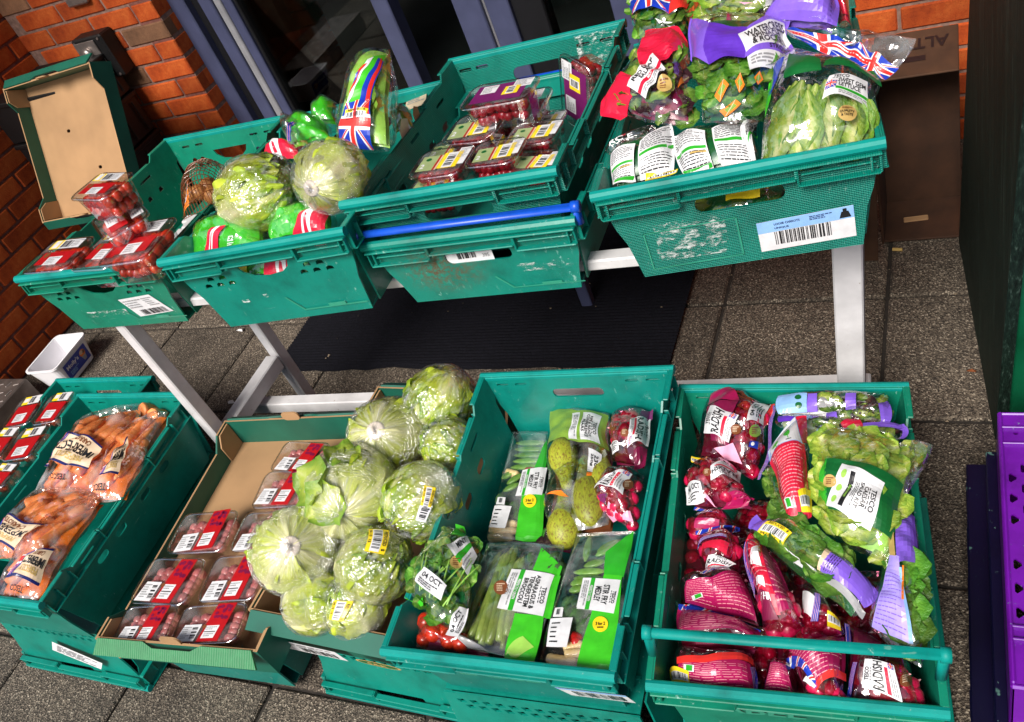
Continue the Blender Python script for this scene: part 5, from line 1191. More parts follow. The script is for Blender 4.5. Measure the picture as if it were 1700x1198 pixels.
R, S_ = green_bag('green bag low in the crate, glimpsed through the handle hole', PX((335, 430), (530, 400), (530, 450), (345, 480)), (.822, .0, 1.05), 29, PX((440, 462), (500, 455), (500, 425), (440, 430)), .03)
L = lab(S_, PX((378, 460), (412, 455), (412, 440), (378, 445)), lift=.003); L.bg('yellow'); L.build(R, 'reduced_sticker')
R, S_ = bag('salad_bag', 'clear salad bag low in the crate behind the handle hole', 'salad bag', PX((1110, 320), (1310, 290), (1310, 350), (1120, 380)), (.815, .0, 1.05), .03, 64, wr=.007); inner(R, S_, 'print_dark_green', .8); fill(R, S_, LEAF['salad_leaf'] + LEAF['caesar_leaf'], .045, 12, seed=5, name='leaf'); L = lab(S_, PX((1205, 335), (1262, 328), (1262, 312), (1205, 318)), lift=.002); L.bg('yellow'); L.build(R, 'reduced_sticker')
# ------------------------------------------------------------------ upper right crate of salads
P4 = (.885, .22, 1.08)
def bean_bag(label, q, panels, gap, seed, pl=P4):
    R, S_ = bag('bean_bag', label, 'vegetable bag', q, pl, .03, seed, 'white and green printed vegetable bags', wr=.003, under=.9); inner(R, S_, 'print_dark_green', .9, 'bean_filling', .003)
    for k, b in enumerate(panels):
        L = lab(S_, b, lift=.0015, cell=.006); L.bg('white'); L.rect(.03, .40 + .06 * k, .97, .47 + .06 * k, 'green').lines(.06, .56, .94, .95, 7, 'ink', seed + k, 2, .32); L.lines(.06, .08, .94, .38, 6, 'ink', seed + 7, 2, .32)
        if k == 0: L.rect(.45, .30, .95, .35, 'gold').rect(.02, .03, .98, .09, 'green')
        L.build(R, 'printed_panel')
    return R, S_
R, S_ = bean_bag('left of the two white vegetable bags, with a reduced sticker', BGS((75, 350), (675, 75), (700, 560), (100, 720)), [BGS((105, 690), (330, 660), (325, 285), (88, 390)), BGS((375, 650), (695, 560), (672, 85), (368, 265))], None, 41)
sticker(R, S_, BGS((420, 655), (770, 590), (752, 532), (425, 580))); R2, S2_ = bag('film_neck', 'black printed clear bag top beside the crate corner', 'film neck', BGS((20, 320), (500, 90), (520, 150), (60, 400)), (.91, .2, 1.1), .012, 42, film='crumpled_film')
L = lab(S2_, BGS((75, 325), (310, 235), (295, 185), (75, 280)), lift=.002); L.text('RC E', 0, 0, 1, 1, 'white'); L.build(R2, 'print')
bean_bag('right of the two white vegetable bags, behind the crate rim', BGS((695, 200), (1360, 85), (1460, 490), (790, 600)), [BGS((795, 590), (1095, 545), (1000, 160), (695, 215)), BGS((1170, 530), (1455, 485), (1355, 90), (1065, 140))], None, 44)
R, S_ = bag('bean_bag', 'pale blue vegetable bag half hidden beside the long lettuces', 'vegetable bag', BGS((1330, 110), (1545, 45), (1510, 480), (1420, 490)), (.885, .22, 1.10), .028, 46, 'white and green printed vegetable bags', under=.9); printed(R, S_, BGS((1430, 480), (1500, 470), (1540, 55), (1345, 120)), 'white')
L = lab(S_, BGS((1420, 290), (1510, 265), (1530, 85), (1380, 130)), lift=.002); L.text('TESCO', .1, .76, .95, .95).text('FINE', .2, .5, .95, .7).text('BEANS', .1, .24, .95, .46); L.build(R, 'label'); L = lab(S_, BGS((1425, 285), (1510, 255), (1513, 215), (1415, 245)), lift=.002); L.bg('green'); L.build(R, 'green_stripe')
# red leaf salad
R, S_ = bag('red_leaf_bag', 'red topped bag of mild red leaf salad in the upper right crate', 'salad bag', C4A((330, 200), (620, 262), (650, 850), (30, 780)), (.92, .25, 1.2), .05, 48, wr=.007, wob=.010); inner(R, S_, 'print_wine', .8)
fill(R, S_, LEAF['red_leaf'] + LEAF['salad_leaf'] + LEAF['gem_leaf'], .05, 34, (.2, .95), (.06, .7), 5, .004, name='leaf')
printed(R, S_, C4A((315, 470), (450, 400), (605, 262), (325, 205)), 'crimson'); printed(R, S_, C4A((30, 770), (160, 800), (240, 640), (110, 500)), 'crimson'); printed(R, S_, C4A((110, 505), (225, 620), (235, 500), (130, 495)), 'crimson')
L = lab(S_, C4A((330, 660), (462, 460), (375, 355), (205, 575)), lift=.0022); L.bg(); L.text('RED LEAF', .12, .72, .9, .90).text('SALAD', .25, .50, .75, .68).rect(0, .27, 1, .43, 'crimson').text('MILD', .40, .30, .58, .40, 'paper', 4).lines(.1, .06, .9, .22, 2); L.build(R, 'label')
badge(R, S_, C4A((452, 565))[0], 13, 'gold', ink2='bronze')
q = C4A((540, 590), (600, 560), (615, 500), (580, 500)); printed(R, S_, q, 'orange', 'orange_print', .0016)
# watercress spinach rocket
R, S_ = bag('spinach_rocket_bag', 'purple topped bag of watercress, spinach and rocket', 'salad bag', C4A((622, 115), (1290, 100), (1130, 800), (700, 835)), (.94, .25, 1.2), .055, 50, wr=.006, wob=.009); inner(R, S_, 'print_dark_green', .8)
fill(R, S_, LEAF['salad_leaf'] + LEAF['bright_leaf'], .048, 30, (.12, .95), (.06, .62), 6, .004, name='leaf')
printed(R, S_, C4A((625, 400), (750, 430), (750, 150), (628, 120)), 'purple'); printed(R, S_, C4A((748, 430), (985, 385), (1000, 180), (748, 150)), 'violet'); printed(R, S_, C4A((985, 385), (1290, 330), (1290, 110), (1000, 180)), 'purple')
L = lab(S_, C4A((1020, 470), (1330, 425), (1250, 165), (940, 232)), lift=.0024); L.bg(); L.text('WATERCRESS', .10, .74, .98, .93).text('SPINACH', .20, .60, .80, .74).text('& ROCKET', .17, .44, .85, .60).rect(.0, .27, 1, .40, 'purple').text('STRONG', .45, .30, .85, .38, 'ink', 4).lines(.08, .06, .95, .22, 3); L.build(R, 'label')
for q, k in ((C4A((775, 720), (870, 640), (890, 500), (795, 560)), 'orange'), (C4A((790, 800), (930, 760), (985, 640), (850, 690)), 'orange'), (C4A((905, 600), (990, 640), (985, 490), (930, 480)), 'orange'), (C4A((1045, 560), (1110, 580), (1115, 480), (1060, 470)), 'orange')):
    L = lab(S_, q, lift=.0014)
    L.quad([(.0, .5), (.5, 0), (1, .5), (.5, 1)], k, 0).quad([(.22, .5), (.5, .22), (.78, .5), (.5, .78)], 'pear_green', 1).quad([(.48, .05), (.52, .05), (.52, .95), (.48, .95)], 'tan', 2); L.build(R, 'leaf_print')
# gem lettuces
R, S_ = bag('gem_lettuce_bag', 'clear bag of sweet gem lettuces with flag print and open film top', 'salad bag', C4B((235, 300), (960, 560), (860, 1070), (65, 1170)), (.935, .30, 1.15), .05, 52, wr=.005, wob=.006, under=.8)
GEML = [leaf_mesh('gem_leaf', 'gem_leaf', 60 + i, 10, 14, .42, .08, .10) for i in range(2)]
def gem(px0, px1, w, seed):
    a, b = S_.at(*S_.uv(px0)), S_.at(*S_.uv(px1)); d = b - a; L_ = np.linalg.norm(d); rr = random.Random(seed)
    for k in range(5):
        o = (k - 2) / 2 + rr.uniform(-.1, .1); side = np.cross(S_.n, unit(d)); p = a + d * .5 - S_.n * (.006 + .012 * abs(o)) + side * o * w * .3
        inst('gem_leaf', GEML[k % 2], R, basis(d + side * o * L_ * .08, S_.n + side * o * .55, p, (L_ * rr.uniform(.95, 1.05), w * .95, w * .40)))
    gg = G(); gg.tube([a - S_.n * .03, a + d * .3 - S_.n * .028, a + d * .7 - S_.n * .028, b - S_.n * .03], [w * .14, w * .2, w * .2, w * .1], 10); gg.part('lettuce_heart', ['print_lime'], R, True)
gem(*C4B((180, 1110), (390, 540)), .060, 1); gem(*C4B((330, 1110), (480, 560)), .05, 4); gem(*C4B((590, 1060), (560, 540)), .050, 2); gem(*C4B((740, 1030), (760, 640)), .050, 3); gem(*C4B((455, 1080), (430, 620)), .045, 5)
printed(R, S_, C4B((260, 560), (530, 500), (520, 420), (300, 380)), 'dark_green'); printed(R, S_, C4B((540, 470), (960, 620), (900, 500), (560, 430)), 'dark_green'); printed(R, S_, C4B((140, 760), (215, 560), (270, 400), (190, 480)), 'flag_blue', 'flag_print'); printed(R, S_, C4B((130, 840), (170, 700), (190, 560), (160, 560)), 'bright_green')
L = lab(S_, C4B((535, 715), (880, 800), (860, 590), (590, 545)), lift=.0024); L.bg(); brand(L, .14, .74, .55, .94); L.text('SWEET GEM', .30, .56, .96, .74).text('LETTUCE', .34, .38, .84, .55).rect(.28, .24, 1, .35, 'green').lines(.36, .05, .95, .20, 2).flag(.02, .30, .28, .62, 2); L.build(R, 'label')
q = C4B((655, 870), (775, 880), (790, 765), (640, 772)); L = lab(S_, q, lift=.0026); L.disc(.5, .5, .5, .52, 'gold', 0).text('QUALITY', .12, .48, .88, .66).text('& TASTE', .18, .28, .82, .44).lines(.25, .72, .75, .86, 2, 'bronze'); L.build(R, 'badge')
R, S_ = bag('film_flap', 'open clear film top of the gem lettuce bag with union flag print', 'film flap', C4B((380, 185), (1240, 262), (1060, 560), (265, 245)), (1.0, .35, 1.35), .016, 54, film='crumpled_film', wr=.010, wob=.012, nf=30)
L = lab(S_, C4B((300, 330), (940, 590), (1080, 490), (270, 215)), lift=.0015, cell=.006); L.flag(0, 0, .62, 1, 0); L.flag(.62, 0, 1, 1, 0); L.build(R, 'flag_print')
# things at the back of the crate
R, S_ = bag('salad_bag', 'leafy green salad bag with union flag top at the back left', 'salad bag', C4A((215, -80), (660, -90), (600, 230), (262, 310)), (.96, .2, 1.5), .05, 56, wr=.006); inner(R, S_, 'print_dark_green', .85); fill(R, S_, LEAF['bright_leaf'] + LEAF['salad_leaf'], .05, 22, (.1, .9), (.05, .7), 8, .004, name='leaf'); fl(R, S_, C4A((235, 110), (480, 95), (500, -70), (225, -70))); printed(R, S_, C4A((480, 95), (600, 60), (650, -70), (500, -70)), 'flag_red'); printed(R, S_, C4A((420, 220), (520, 210), (520, 150), (418, 158)), 'paper', 'label')
R, S_ = bag('salad_bag', 'clear bag of mixed leaves with pink print at the back', 'salad bag', C4A((640, -90), (1240, -90), (1210, 165), (650, 120)), (.99, .2, 1.5), .05, 58, wr=.007); inner(R, S_, 'print_pear_green', .8); fill(R, S_, LEAF['gem_leaf'] + LEAF['red_leaf'] + LEAF['caesar_leaf'], .05, 26, (.05, .95), (.05, .9), 9, .004, name='leaf'); printed(R, S_, C4A((950, 110), (1000, 120), (1040, 20), (960, 20)), 'pink'); printed(R, S_, C4A((840, 180), (910, 170), (890, 130), (850, 140)), 'magenta')
L = lab(S_, C4A((1120, 50), (1220, 85), (1230, 10), (1130, -20)), lift=.002); L.bg().text('TESCO', .2, .4, .8, .7); L.build(R, 'label')
R, S_ = bag('spinach_rocket_bag', 'second purple salad bag behind the gem lettuces', 'salad bag', C4B((250, -80), (610, -90), (655, 200), (30, 215)), (.985, .2, 1.45), .05, 60, wr=.008); printed(R, S_, C4B((60, 205), (640, 190), (600, -70), (280, -60)), 'purple'); inner(R, S_, 'print_purple', .9)
R, S_ = bag('red_leaf_bag', 'crimson salad bag in the back right corner of the crate', 'salad bag', C4B((590, -90), (735, -80), (745, 185), (640, 175)), (.955, .2, 1.5), .04, 62, wr=.006); inner(R, S_, 'print_crimson', .95, 'printed_panel', .0)

# ------------------------------------------------------------------ lower crate: asparagus, pears, stir fry
P5 = (.375, -.055, .80)
def veg_tray(name, label, cat, q, pl, seed, dep=.035, group=None):
    R, S_ = bag(name, label, cat, q, pl, .007, seed, group, film='lid_film', wr=.0012, sq=.35, wob=.002, under=.2)
    t = np.linspace(0, 1, 9)[:-1]; loop = [(a, 0) for a in t] + [(1, a) for a in t] + [(1 - a, 1) for a in t] + [(0, 1 - a) for a in t]; n = len(loop); V = []
    for k, (f, d) in enumerate(((1.02, .001), (1.02, -.003), (.97, -.003), (.86, -dep))):
        for u, v in loop: b = S_.base(.5 + (u - .5) * .98, .5 + (v - .5) * .98); V.append(S_.c + (b - S_.c) * f + S_.n * d)
    F = [(k * n + i, k * n + (i + 1) % n, (k + 1) * n + (i + 1) % n, (k + 1) * n + i) for k in range(3) for i in range(n)] + [tuple(3 * n + i for i in range(n))]
    part('clear_tray', V, F, 'clear_plastic', R); inner(R, S_, 'black_plastic', 1, 'tray_liner', .03); return R, S_
def lay(R, S_, me, px0, px1, w, dep=.012, half=False, name=None):
    """a long piece lying from pixel to pixel under the film"""
    a, b = S_.at(*S_.uv(px0)), S_.at(*S_.uv(px1)); d = b - a; L_ = np.linalg.norm(d)
    inst(name or me.name.split('.')[0], me, R, basis(d, S_.n, (a + b) / 2 - S_.n * dep if half else a - S_.n * dep, (L_ / 2, w, w) if half else (L_, w, w)))
def veg_label(R, S_, q, lines, sub):
    L = lab(S_, q, lift=.002); L.bg(); brand(L, .36, .82, .74, .95); n = len(lines); y = .76
    h = .40 / n
    for t in lines: w = min(.46, .035 * len(t) + .02); L.text(t, .5 - w, y - h * .8, .5 + w, y); y -= h
    L.rect(0, .23, 1, .34, 'green').text(sub, .25, .25, .75, .32, 'paper', 4).lines(.1, .05, .9, .19, 3); L.build(R, 'label')
SG = 'stir fry medley trays in the tall crate'
def stirfry(label, q, pl, seed, pods, flo, corn, chili, green, lb_, disc_, wl, sl, sleeve2):
    R, S_ = veg_tray('stir_fry_tray', label, 'vegetable tray', q, pl, seed, group=SG)
    for a, b in pods: lay(R, S_, POD, a, b, .022, .010, True)
    for p_, r in flo: fruit_on(R, S_, FLO, p_, r, dep=r * .9 + .004)
    for a, b in corn: lay(R, S_, COB, a, b, .035, .014, True)
    for a, b in chili: lay(R, S_, CHI, a, b, .04, .013, True)
    for k, qq in enumerate(green): printed(R, S_, qq, ('bright_green', 'green')[k % 2], 'green_sleeve', .0010 + .0003 * k)
    veg_label(R, S_, lb_, ['STIR FRY', 'MEDLEY'], 'PERFECTLY GREEN')
    x, y, r = disc_; L = lab(S_, [(x - r, y + r), (x + r, y + r), (x + r, y - r), (x - r, y - r)], lift=.0024); L.disc(.5, .5, .5, .5, 'yellow', 0).text('3 for 2', .2, .4, .8, .62).lines(.3, .2, .7, .35, 1, 'ink'); L.build(R, 'offer_sticker')
    L = lab(S_, wl, lift=.0022); L.bg().lines(.12, .1, .5, .9, 5, 'ink', t=.3); L.build(R, 'white_label'); L = lab(S_, sl, lift=.0022); L.bg().bars(.3, .2, .7, .8, 5); L.build(R, 'small_label')
    return R, S_
cA = lambda *p: C5A(*p); cB = lambda *p: C5B(*p)
pr = lambda f, L_: [tuple(f(a, b)) for a, b in L_]
stirfry('stir fry tray at the back left of the tall crate', cA((160, 280), (445, 280), (385, 1190), (-60, 1160)), (.335, -.05, .95), 71,
        pr(cA, [((165, 350), (430, 345)), ((155, 400), (425, 400)), ((150, 450), (420, 445)), ((140, 500), (400, 495)), ((120, 550), (380, 540)), ((90, 690), (230, 600)), ((60, 750), (200, 680)), ((50, 640), (150, 590))]), [(cA((70, 880))[0], .016), (cA((150, 870))[0], .018), (cA((40, 800))[0], .014), (cA((190, 930))[0], .014)],
        pr(cA, [((-40, 1000), (190, 1010)), ((-50, 1060), (185, 1065)), ((-60, 1120), (150, 1120)), ((90, 580), (190, 600))]), pr(cA, [((230, 590), (365, 560))]), [cA((180, 1180), (390, 1180), (420, 800), (235, 810)), cA((330, 600), (430, 590), (440, 350), (400, 420))],
        cA((240, 605), (180, 820), (400, 812), (445, 585)), (*cA((300, 862))[0], 11), cA((-40, 1080), (95, 1088), (150, 905), (10, 900)), cA((20, 890), (90, 893), (100, 832), (35, 830)), None)
stirfry('stir fry tray at the front right of the tall crate', cB((1285, 105), (1675, 85), (1540, 1045), (1012, 965)), (.400, -.055, .62), 73,
        pr(cB, [((1330, 270), (1365, 95)), ((1410, 200), (1580, 120)), ((1400, 230), (1530, 160)), ((1250, 340), (1470, 330)), ((1250, 380), (1460, 380)), ((1230, 420), (1330, 400)), ((1220, 465), (1320, 440)), ((1320, 300), (1470, 260))]), [(cB((1225, 545))[0], .022), (cB((1270, 620))[0], .026), (cB((1330, 690))[0], .024), (cB((1200, 600))[0], .02), (cB((1310, 560))[0], .018), (cB((1370, 650))[0], .018)],
        pr(cB, [((1070, 910), (1290, 940)), ((1080, 965), (1280, 985)), ((1180, 840), (1330, 810)), ((1190, 880), (1330, 870))]), pr(cB, [((1225, 780), (1330, 770)), ((1235, 800), (1320, 800))]), [cB((1285, 1000), (1535, 1040), (1580, 400), (1385, 640)), cB((1470, 400), (1600, 400), (1670, 90), (1480, 230)), cB((1385, 640), (1570, 640), (1590, 390), (1470, 380))],
        cB((1330, 405), (1283, 612), (1535, 645), (1582, 420)), (*cB((1446, 718))[0], 13), cB((1083, 868), (1220, 872), (1262, 672), (1112, 680)), cB((1127, 668), (1190, 668), (1200, 602), (1143, 607)), None)
R, S_ = veg_tray('asparagus_tray', 'tray of asparagus and tenderstem broccoli with white label', 'vegetable tray', cB((670, 145), (1200, 180), (1005, 965), (500, 860)), (.398, -.055, .62), 75)
for k, (a, b) in enumerate([((500, 790), (770, 190)), ((550, 790), (790, 200)), ((610, 800), (820, 190)), ((680, 820), (850, 155)), ((690, 800), (870, 160)), ((750, 800), (900, 230)), ((800, 770), (925, 220)), ((630, 830), (740, 300)), ((770, 860), (880, 560)), ((830, 740), (860, 600))]): lay(R, S_, ASP[k % 3], *cB(a, b), .20 if k < 8 else .14, .010)
for p_, r in ((cB((1060, 220))[0], .012), (cB((1120, 250))[0], .018), (cB((1150, 320))[0], .018), (cB((1100, 330))[0], .015), (cB((970, 240))[0], .010), (cB((980, 310))[0], .010)): fruit_on(R, S_, FLO, p_, r, dep=r)
for k, q in enumerate((cB((800, 940), (1000, 962), (1065, 660), (870, 640)), cB((990, 350), (1170, 390), (1190, 330), (1050, 200)), cB((1060, 670), (1110, 680), (1180, 390), (1140, 390)))): printed(R, S_, q, 'bright_green', 'green_sleeve', .001 + .0003 * k)
L = lab(S_, cB((810, 920), (880, 945), (1000, 870), (850, 720)), lift=.0018); L.quad([(0, 0), (1, 0), (1, 1), (.5, 1)], 'lime', 0); L.build(R, 'green_sleeve')
veg_label(R, S_, cB((850, 345), (752, 608), (1060, 664), (1140, 392)), ['ASPARAGUS &', 'TENDERSTEM', 'BROCCOLI'], 'PERFECTLY GREEN'); badge(R, S_, cB((778, 470))[0], 12, 'bronze')
# pears
R, S_ = bag('pear_bag', 'clear bag of conference pears with an olive printed top', 'fruit bag', cA((465, 90), (955, 110), (975, 1080), (410, 1105)), (.375, -.05, .95), .035, 77, film='cloudy_film', wr=.005, wob=.006, under=.9)
for a, b, w in (((560, 1000), (560, 640), .032), ((560, 470), (600, 800), .029), ((760, 760), (720, 330), .032), ((880, 640), (870, 280), .028)):
    pa, pb = S_.at(*S_.uv(cA(a)[0])), S_.at(*S_.uv(cA(b)[0])); inst('pear', PEA, R, basis(pb - pa, S_.n, pa - S_.n * (w * .95 - .012), (np.linalg.norm(pb - pa) / 1.9, w, w)))
printed(R, S_, cA((440, 400), (700, 370), (690, 110), (470, 105)), 'pear_green'); printed(R, S_, cA((698, 370), (960, 450), (950, 150), (690, 110)), 'pear_green', lift=.0012); inner(R, S_, 'print_bronze', .35, 'filling', .03)
L = lab(S_, cA((652, 135), (622, 345), (885, 392), (897, 160)), lift=.0022); L.bg(); brand(L, .32, .80, .72, .95); L.text('RIPE & READY', .15, .70, .85, .78).text('CONFERENCE', .1, .58, .9, .68).text('PEARS', .3, .46, .7, .56).rect(0, .30, 1, .42, 'pear_green').lines(.1, .05, .9, .25, 3); L.build(R, 'label')
L = lab(S_, cA((785, 420), (775, 612), (890, 638), (897, 480)), lift=.0024); L.bg().text('230', .25, .5, .75, .8).text('250g', .25, .18, .75, .42); L.build(R, 'weight_label')
printed(R, S_, cA((435, 805), (620, 822), (560, 770), (530, 770)), 'orange', 'orange_print'); printed(R, S_, cA((770, 660), (830, 660), (825, 620), (770, 620)), 'orange', 'orange_print'); badge(R, S_, cA((858, 682))[0], 7, 'dark_green', ink2='paper')
# radishes, back right
RG = 'radish bags in the tall crate'
def radish_bag(label, q, pl, seed, grp, n=26, u=(.1, .9), v=(.1, .9), T=.035, back='print_wine', film='tint_film'):
    R, S_ = bag('radish_bag', label, 'radish bag', q, pl, T, seed, grp, wr=.006, wob=.008, film=film, under=.8); inner(R, S_, back, .45, 'filling', .012)
    if n: fill(R, S_, RAD, .0130, n, u, v, seed, .021, flat=.2, name='radish', jit=.4)
    return R, S_
R, S_ = radish_bag('radish bag in the back right corner of the tall crate', cA((985, 110), (1315, 90), (1255, 560), (960, 530)), (.385, -.05, .95), 79, RG, 24, (.08, .95), (.35, .95))
radish_label(R, S_, cA((1130, 185), (1105, 425), (1280, 412), (1300, 182))); badge(R, S_, cA((1085, 300))[0], 7, 'bronze'); date_label(R, S_, cA((985, 480), (1040, 440), (1030, 365), (965, 400)))
printed(R, S_, cA((1160, 600), (1260, 560), (1270, 430), (1160, 440)), 'wine'); printed(R, S_, cA((1210, 190), (1315, 180), (1320, 95), (1220, 110)), 'plum')
R, S_ = radish_bag('radish bag at the right wall of the tall crate, label slanting up', cA((870, 650), (1240, 640), (1190, 1085), (800, 870)), (.385, -.05, .85), 81, RG, 24, (.25, .95), (.05, .75), T=.045)
radish_label(R, S_, cA((1070, 812), (1150, 640), (935, 640), (830, 760))); badge(R, S_, cA((1115, 728))[0], 9, 'bronze'); printed(R, S_, cA((820, 900), (900, 1010), (930, 800), (830, 850)), 'plum'); printed(R, S_, cA((1050, 1010), (1160, 1040), (1130, 940), (1060, 980)), 'pink'); printed(R, S_, cA((930, 960), (990, 1040), (1030, 960), (950, 860)), 'pink')
# leafy pack, tomato pack
R, S_ = bag('salad_pack', 'tall leafy green salad pack leaning on the left crate wall', 'salad bag', cB((380, 50), (660, 170), (480, 815), (120, 520)), (.425, -.05, .62), .035, 83, wr=.006, wob=.010, under=.9); inner(R, S_, 'print_dark_green', .8)
fill(R, S_, LEAF['salad_leaf'] + LEAF['bright_leaf'], .052, 30, (.1, .92), (.05, .92), 8, .004, name='leaf')
for k in range(10): a = S_.at(.3 + .05 * k, .15 + .03 * (k % 4)); inst('leaf_stalk', STALK, R, basis(S_.ev + S_.eu * rng.uniform(-.8, .8), S_.n, a - S_.n * .006, (.09, .09, .09)))
date_label(R, S_, cB((200, 425), (375, 558), (415, 458), (262, 330))); date_label(R, S_, cB((490, 800), (562, 610), (500, 598), (405, 788))); badge(R, S_, cB((480, 300))[0], 11, 'gold', ink2='bronze')
L = lab(S_, cB((560, 400), (620, 260), (550, 125), (410, 180)), lift=.002); L.bg().rect(.0, .35, 1, .55, 'green').text('MINT', .4, .65, .9, .9).lines(.1, .08, .8, .28, 2); L.build(R, 'label'); printed(R, S_, cB((440, 110), (530, 130), (530, 60), (470, 40)), 'bright_green'); printed(R, S_, cB((90, 590), (255, 590), (250, 535), (140, 545)), 'bright_green')
R, S_ = bag('tomato_pack', 'dark red tomato pack low in the front left crate corner', 'tomato pack', cB((250, 640), (470, 790), (760, 930), (175, 865)), (.385, -.05, .6), .03, 85, wr=.006, wob=.008); inner(R, S_, 'print_wine', .7); fill(R, S_, TOM, .015, 12, (.08, .8), (.1, .9), 3, .016, name='tomato'); L = lab(S_, cB((560, 880), (700, 905), (680, 830), (470, 800)), lift=.002); L.bg('grey'); L.build(R, 'label')
R, S_ = bag('herb_bag', 'dark bag of red leaves showing between the two trays', 'salad bag', cB((1060, 60), (1290, 90), (1240, 190), (1060, 170)), (.365, -.05, .8), .02, 87); inner(R, S_, 'print_wine', .9); fill(R, S_, LEAF['red_leaf'], .04, 6, seed=3, name='leaf')

# ------------------------------------------------------------------ lower right crate: radishes and salads
P6 = (.345, .08, .6); RL = 'radish bags in the lower right crate'
R, S_ = radish_bag('radish bag in the back left with upright label and 04 OCT date', C6A((280, 40), (745, 175), (620, 740), (130, 560)), (.375, 0, 1), 91, RL, 22, (.42, .95), (.08, .8), .05)
printed(R, S_, C6A((245, 190), (480, 150), (420, 60), (290, 45)), 'magenta'); printed(R, S_, C6A((240, 200), (270, 450), (400, 490), (480, 150)), 'wine', lift=.0008); printed(R, S_, C6A((655, 345), (690, 320), (740, 180), (712, 185)), 'flag_red'); strip(R, S_, C6A((610, 740), (630, 745), (745, 200), (725, 190)), 5)
radish_label(R, S_, C6A((400, 470), (475, 266), (265, 195), (215, 400))); date_label(R, S_, C6A((655, 345), (710, 185), (592, 172), (530, 310))); badge(R, S_, C6A((452, 370))[0], 9, 'bronze'); badge(R, S_, C6A((593, 390))[0], 10, 'pear_green', ink2='wine')
printed(R, S_, C6A((380, 600), (500, 630), (430, 470), (290, 510)), 'pink', 'pink_label', .002); sticker(R, S_, C6A((120, 632), (238, 640), (240, 572), (125, 570)), False)
L = lab(S_, C6A((545, 500), (612, 520), (620, 465), (558, 455)), lift=.002); L.bg('blue').disc(.4, .5, .2, .3, 'paper'); L.build(R, 'small_label')
R, S_ = radish_bag('radish bag lying upside down below the back left one', C6A((110, 650), (490, 640), (600, 930), (80, 935)), (.37, 0, 1), 93, RL, 22, (.08, .9), (.1, .85), .045)
radish_label(R, S_, C6A((492, 690), (265, 640), (268, 748), (490, 778)), False); date_label(R, S_, C6A((90, 930), (222, 905), (190, 755), (80, 800)), '04 OCT'); badge(R, S_, C6A((240, 690))[0], 7, 'bronze'); printed(R, S_, C6A((330, 960), (540, 930), (590, 880), (400, 830)), 'magenta'); strip(R, S_, C6A((140, 965), (330, 1010), (330, 985), (150, 940)), 3); printed(R, S_, C6A((320, 950), (240, 850), (225, 845), (225, 870)), 'pink')
R, S_ = radish_bag('radish bag with a half folded label in the middle of the left side', C6C((150, 100), (400, 85), (430, 300), (180, 345)), (.372, 0, .9), 95, RL, 14, (.1, .9), (.3, .95), .04)
radish_label(R, S_, C6C((195, 330), (350, 330), (400, 275), (235, 222)), False); printed(R, S_, C6C((190, 200), (340, 220), (360, 150), (200, 150)), 'crimson'); strip(R, S_, C6C((170, 190), (190, 120), (340, 100), (340, 115)), 4)
R, S_ = radish_bag('radish bag folded under others at the top of the left column', C6C((120, -20), (330, -40), (440, 90), (140, 120)), (.355, 0, .95), 96, RL, 14, (.1, .9), (.1, .9), .03)
printed(R, S_, C6C((150, 60), (300, 80), (300, 10), (160, 0)), 'magenta'); strip(R, S_, C6C((160, 100), (420, 80), (420, 60), (160, 80)), 4)
def back_bag(label, q, pl, seed, panels, edges, T=.045, n=0, u=(.1, .9), v=(.1, .9)):
    R, S_ = radish_bag(label, q, pl, seed, RL, n, u, v, T)
    for k, (b, ink) in enumerate(panels): printed(R, S_, b, ink, 'printed_back', .001 + .0002 * k, 12, 'pinkline', seed + k, (.06, .06, .94, .94), .20)
    for e in edges: strip(R, S_, e, 4)
    return R, S_
R, S_ = back_bag('magenta radish bag seen from its printed back, left of centre', C6C((95, 345), (420, 300), (545, 640), (85, 520)), P6, 97, [(C6C((100, 500), (300, 560), (260, 350), (105, 370)), 'magenta'), (C6C((290, 560), (520, 610), (410, 320), (250, 350)), 'magenta')], [C6C((200, 330), (410, 305), (405, 290), (210, 315))])
L = lab(S_, C6C((145, 490), (205, 465), (195, 440), (135, 462)), lift=.002); L.bg('paper').rect(.3, .1, .9, .9, 'green'); L.build(R, 'recycling_mark')
R, S_ = back_bag('magenta radish bag with a blue flag edge, partly under the bar', C6C((55, 500), (545, 650), (520, 800), (45, 780)), P6, 99, [(C6C((55, 690), (500, 715), (530, 660), (60, 520)), 'magenta')], [C6C((60, 540), (540, 672), (548, 640), (60, 500))])
R, S_ = back_bag('long radish bag with white block letters and radishes at its end', C6C((450, 115), (590, 150), (790, 640), (560, 690)), (.385, .05, .75), 101, [(C6C((560, 590), (660, 570), (560, 150), (450, 130)), 'crimson'), (C6C((650, 560), (760, 560), (640, 250), (560, 150)), 'magenta')], [C6C((480, 480), (500, 480), (470, 140), (450, 140))], .05, 14, (.15, .95), (.03, .30))
for k, q in enumerate((C6C((485, 275), (550, 285), (530, 165), (490, 175)), C6C((520, 400), (570, 410), (560, 350), (515, 350)), C6C((545, 490), (605, 490), (590, 440), (545, 440)))): printed(R, S_, q, 'white', 'block_letter', .002)
printed(R, S_, C6C((560, 610), (650, 600), (580, 440), (500, 450)), 'wine', 'printed_back', .0018)
R, S_ = back_bag('magenta radish bag at the front left with yellow sticker', C6C((50, 770), (500, 800), (515, 1050), (30, 1010)), (.34, .05, .6), 103, [(C6C((60, 1000), (500, 1040), (480, 860), (70, 830)), 'magenta')], [C6C((500, 1045), (520, 1040), (510, 880), (480, 880))])
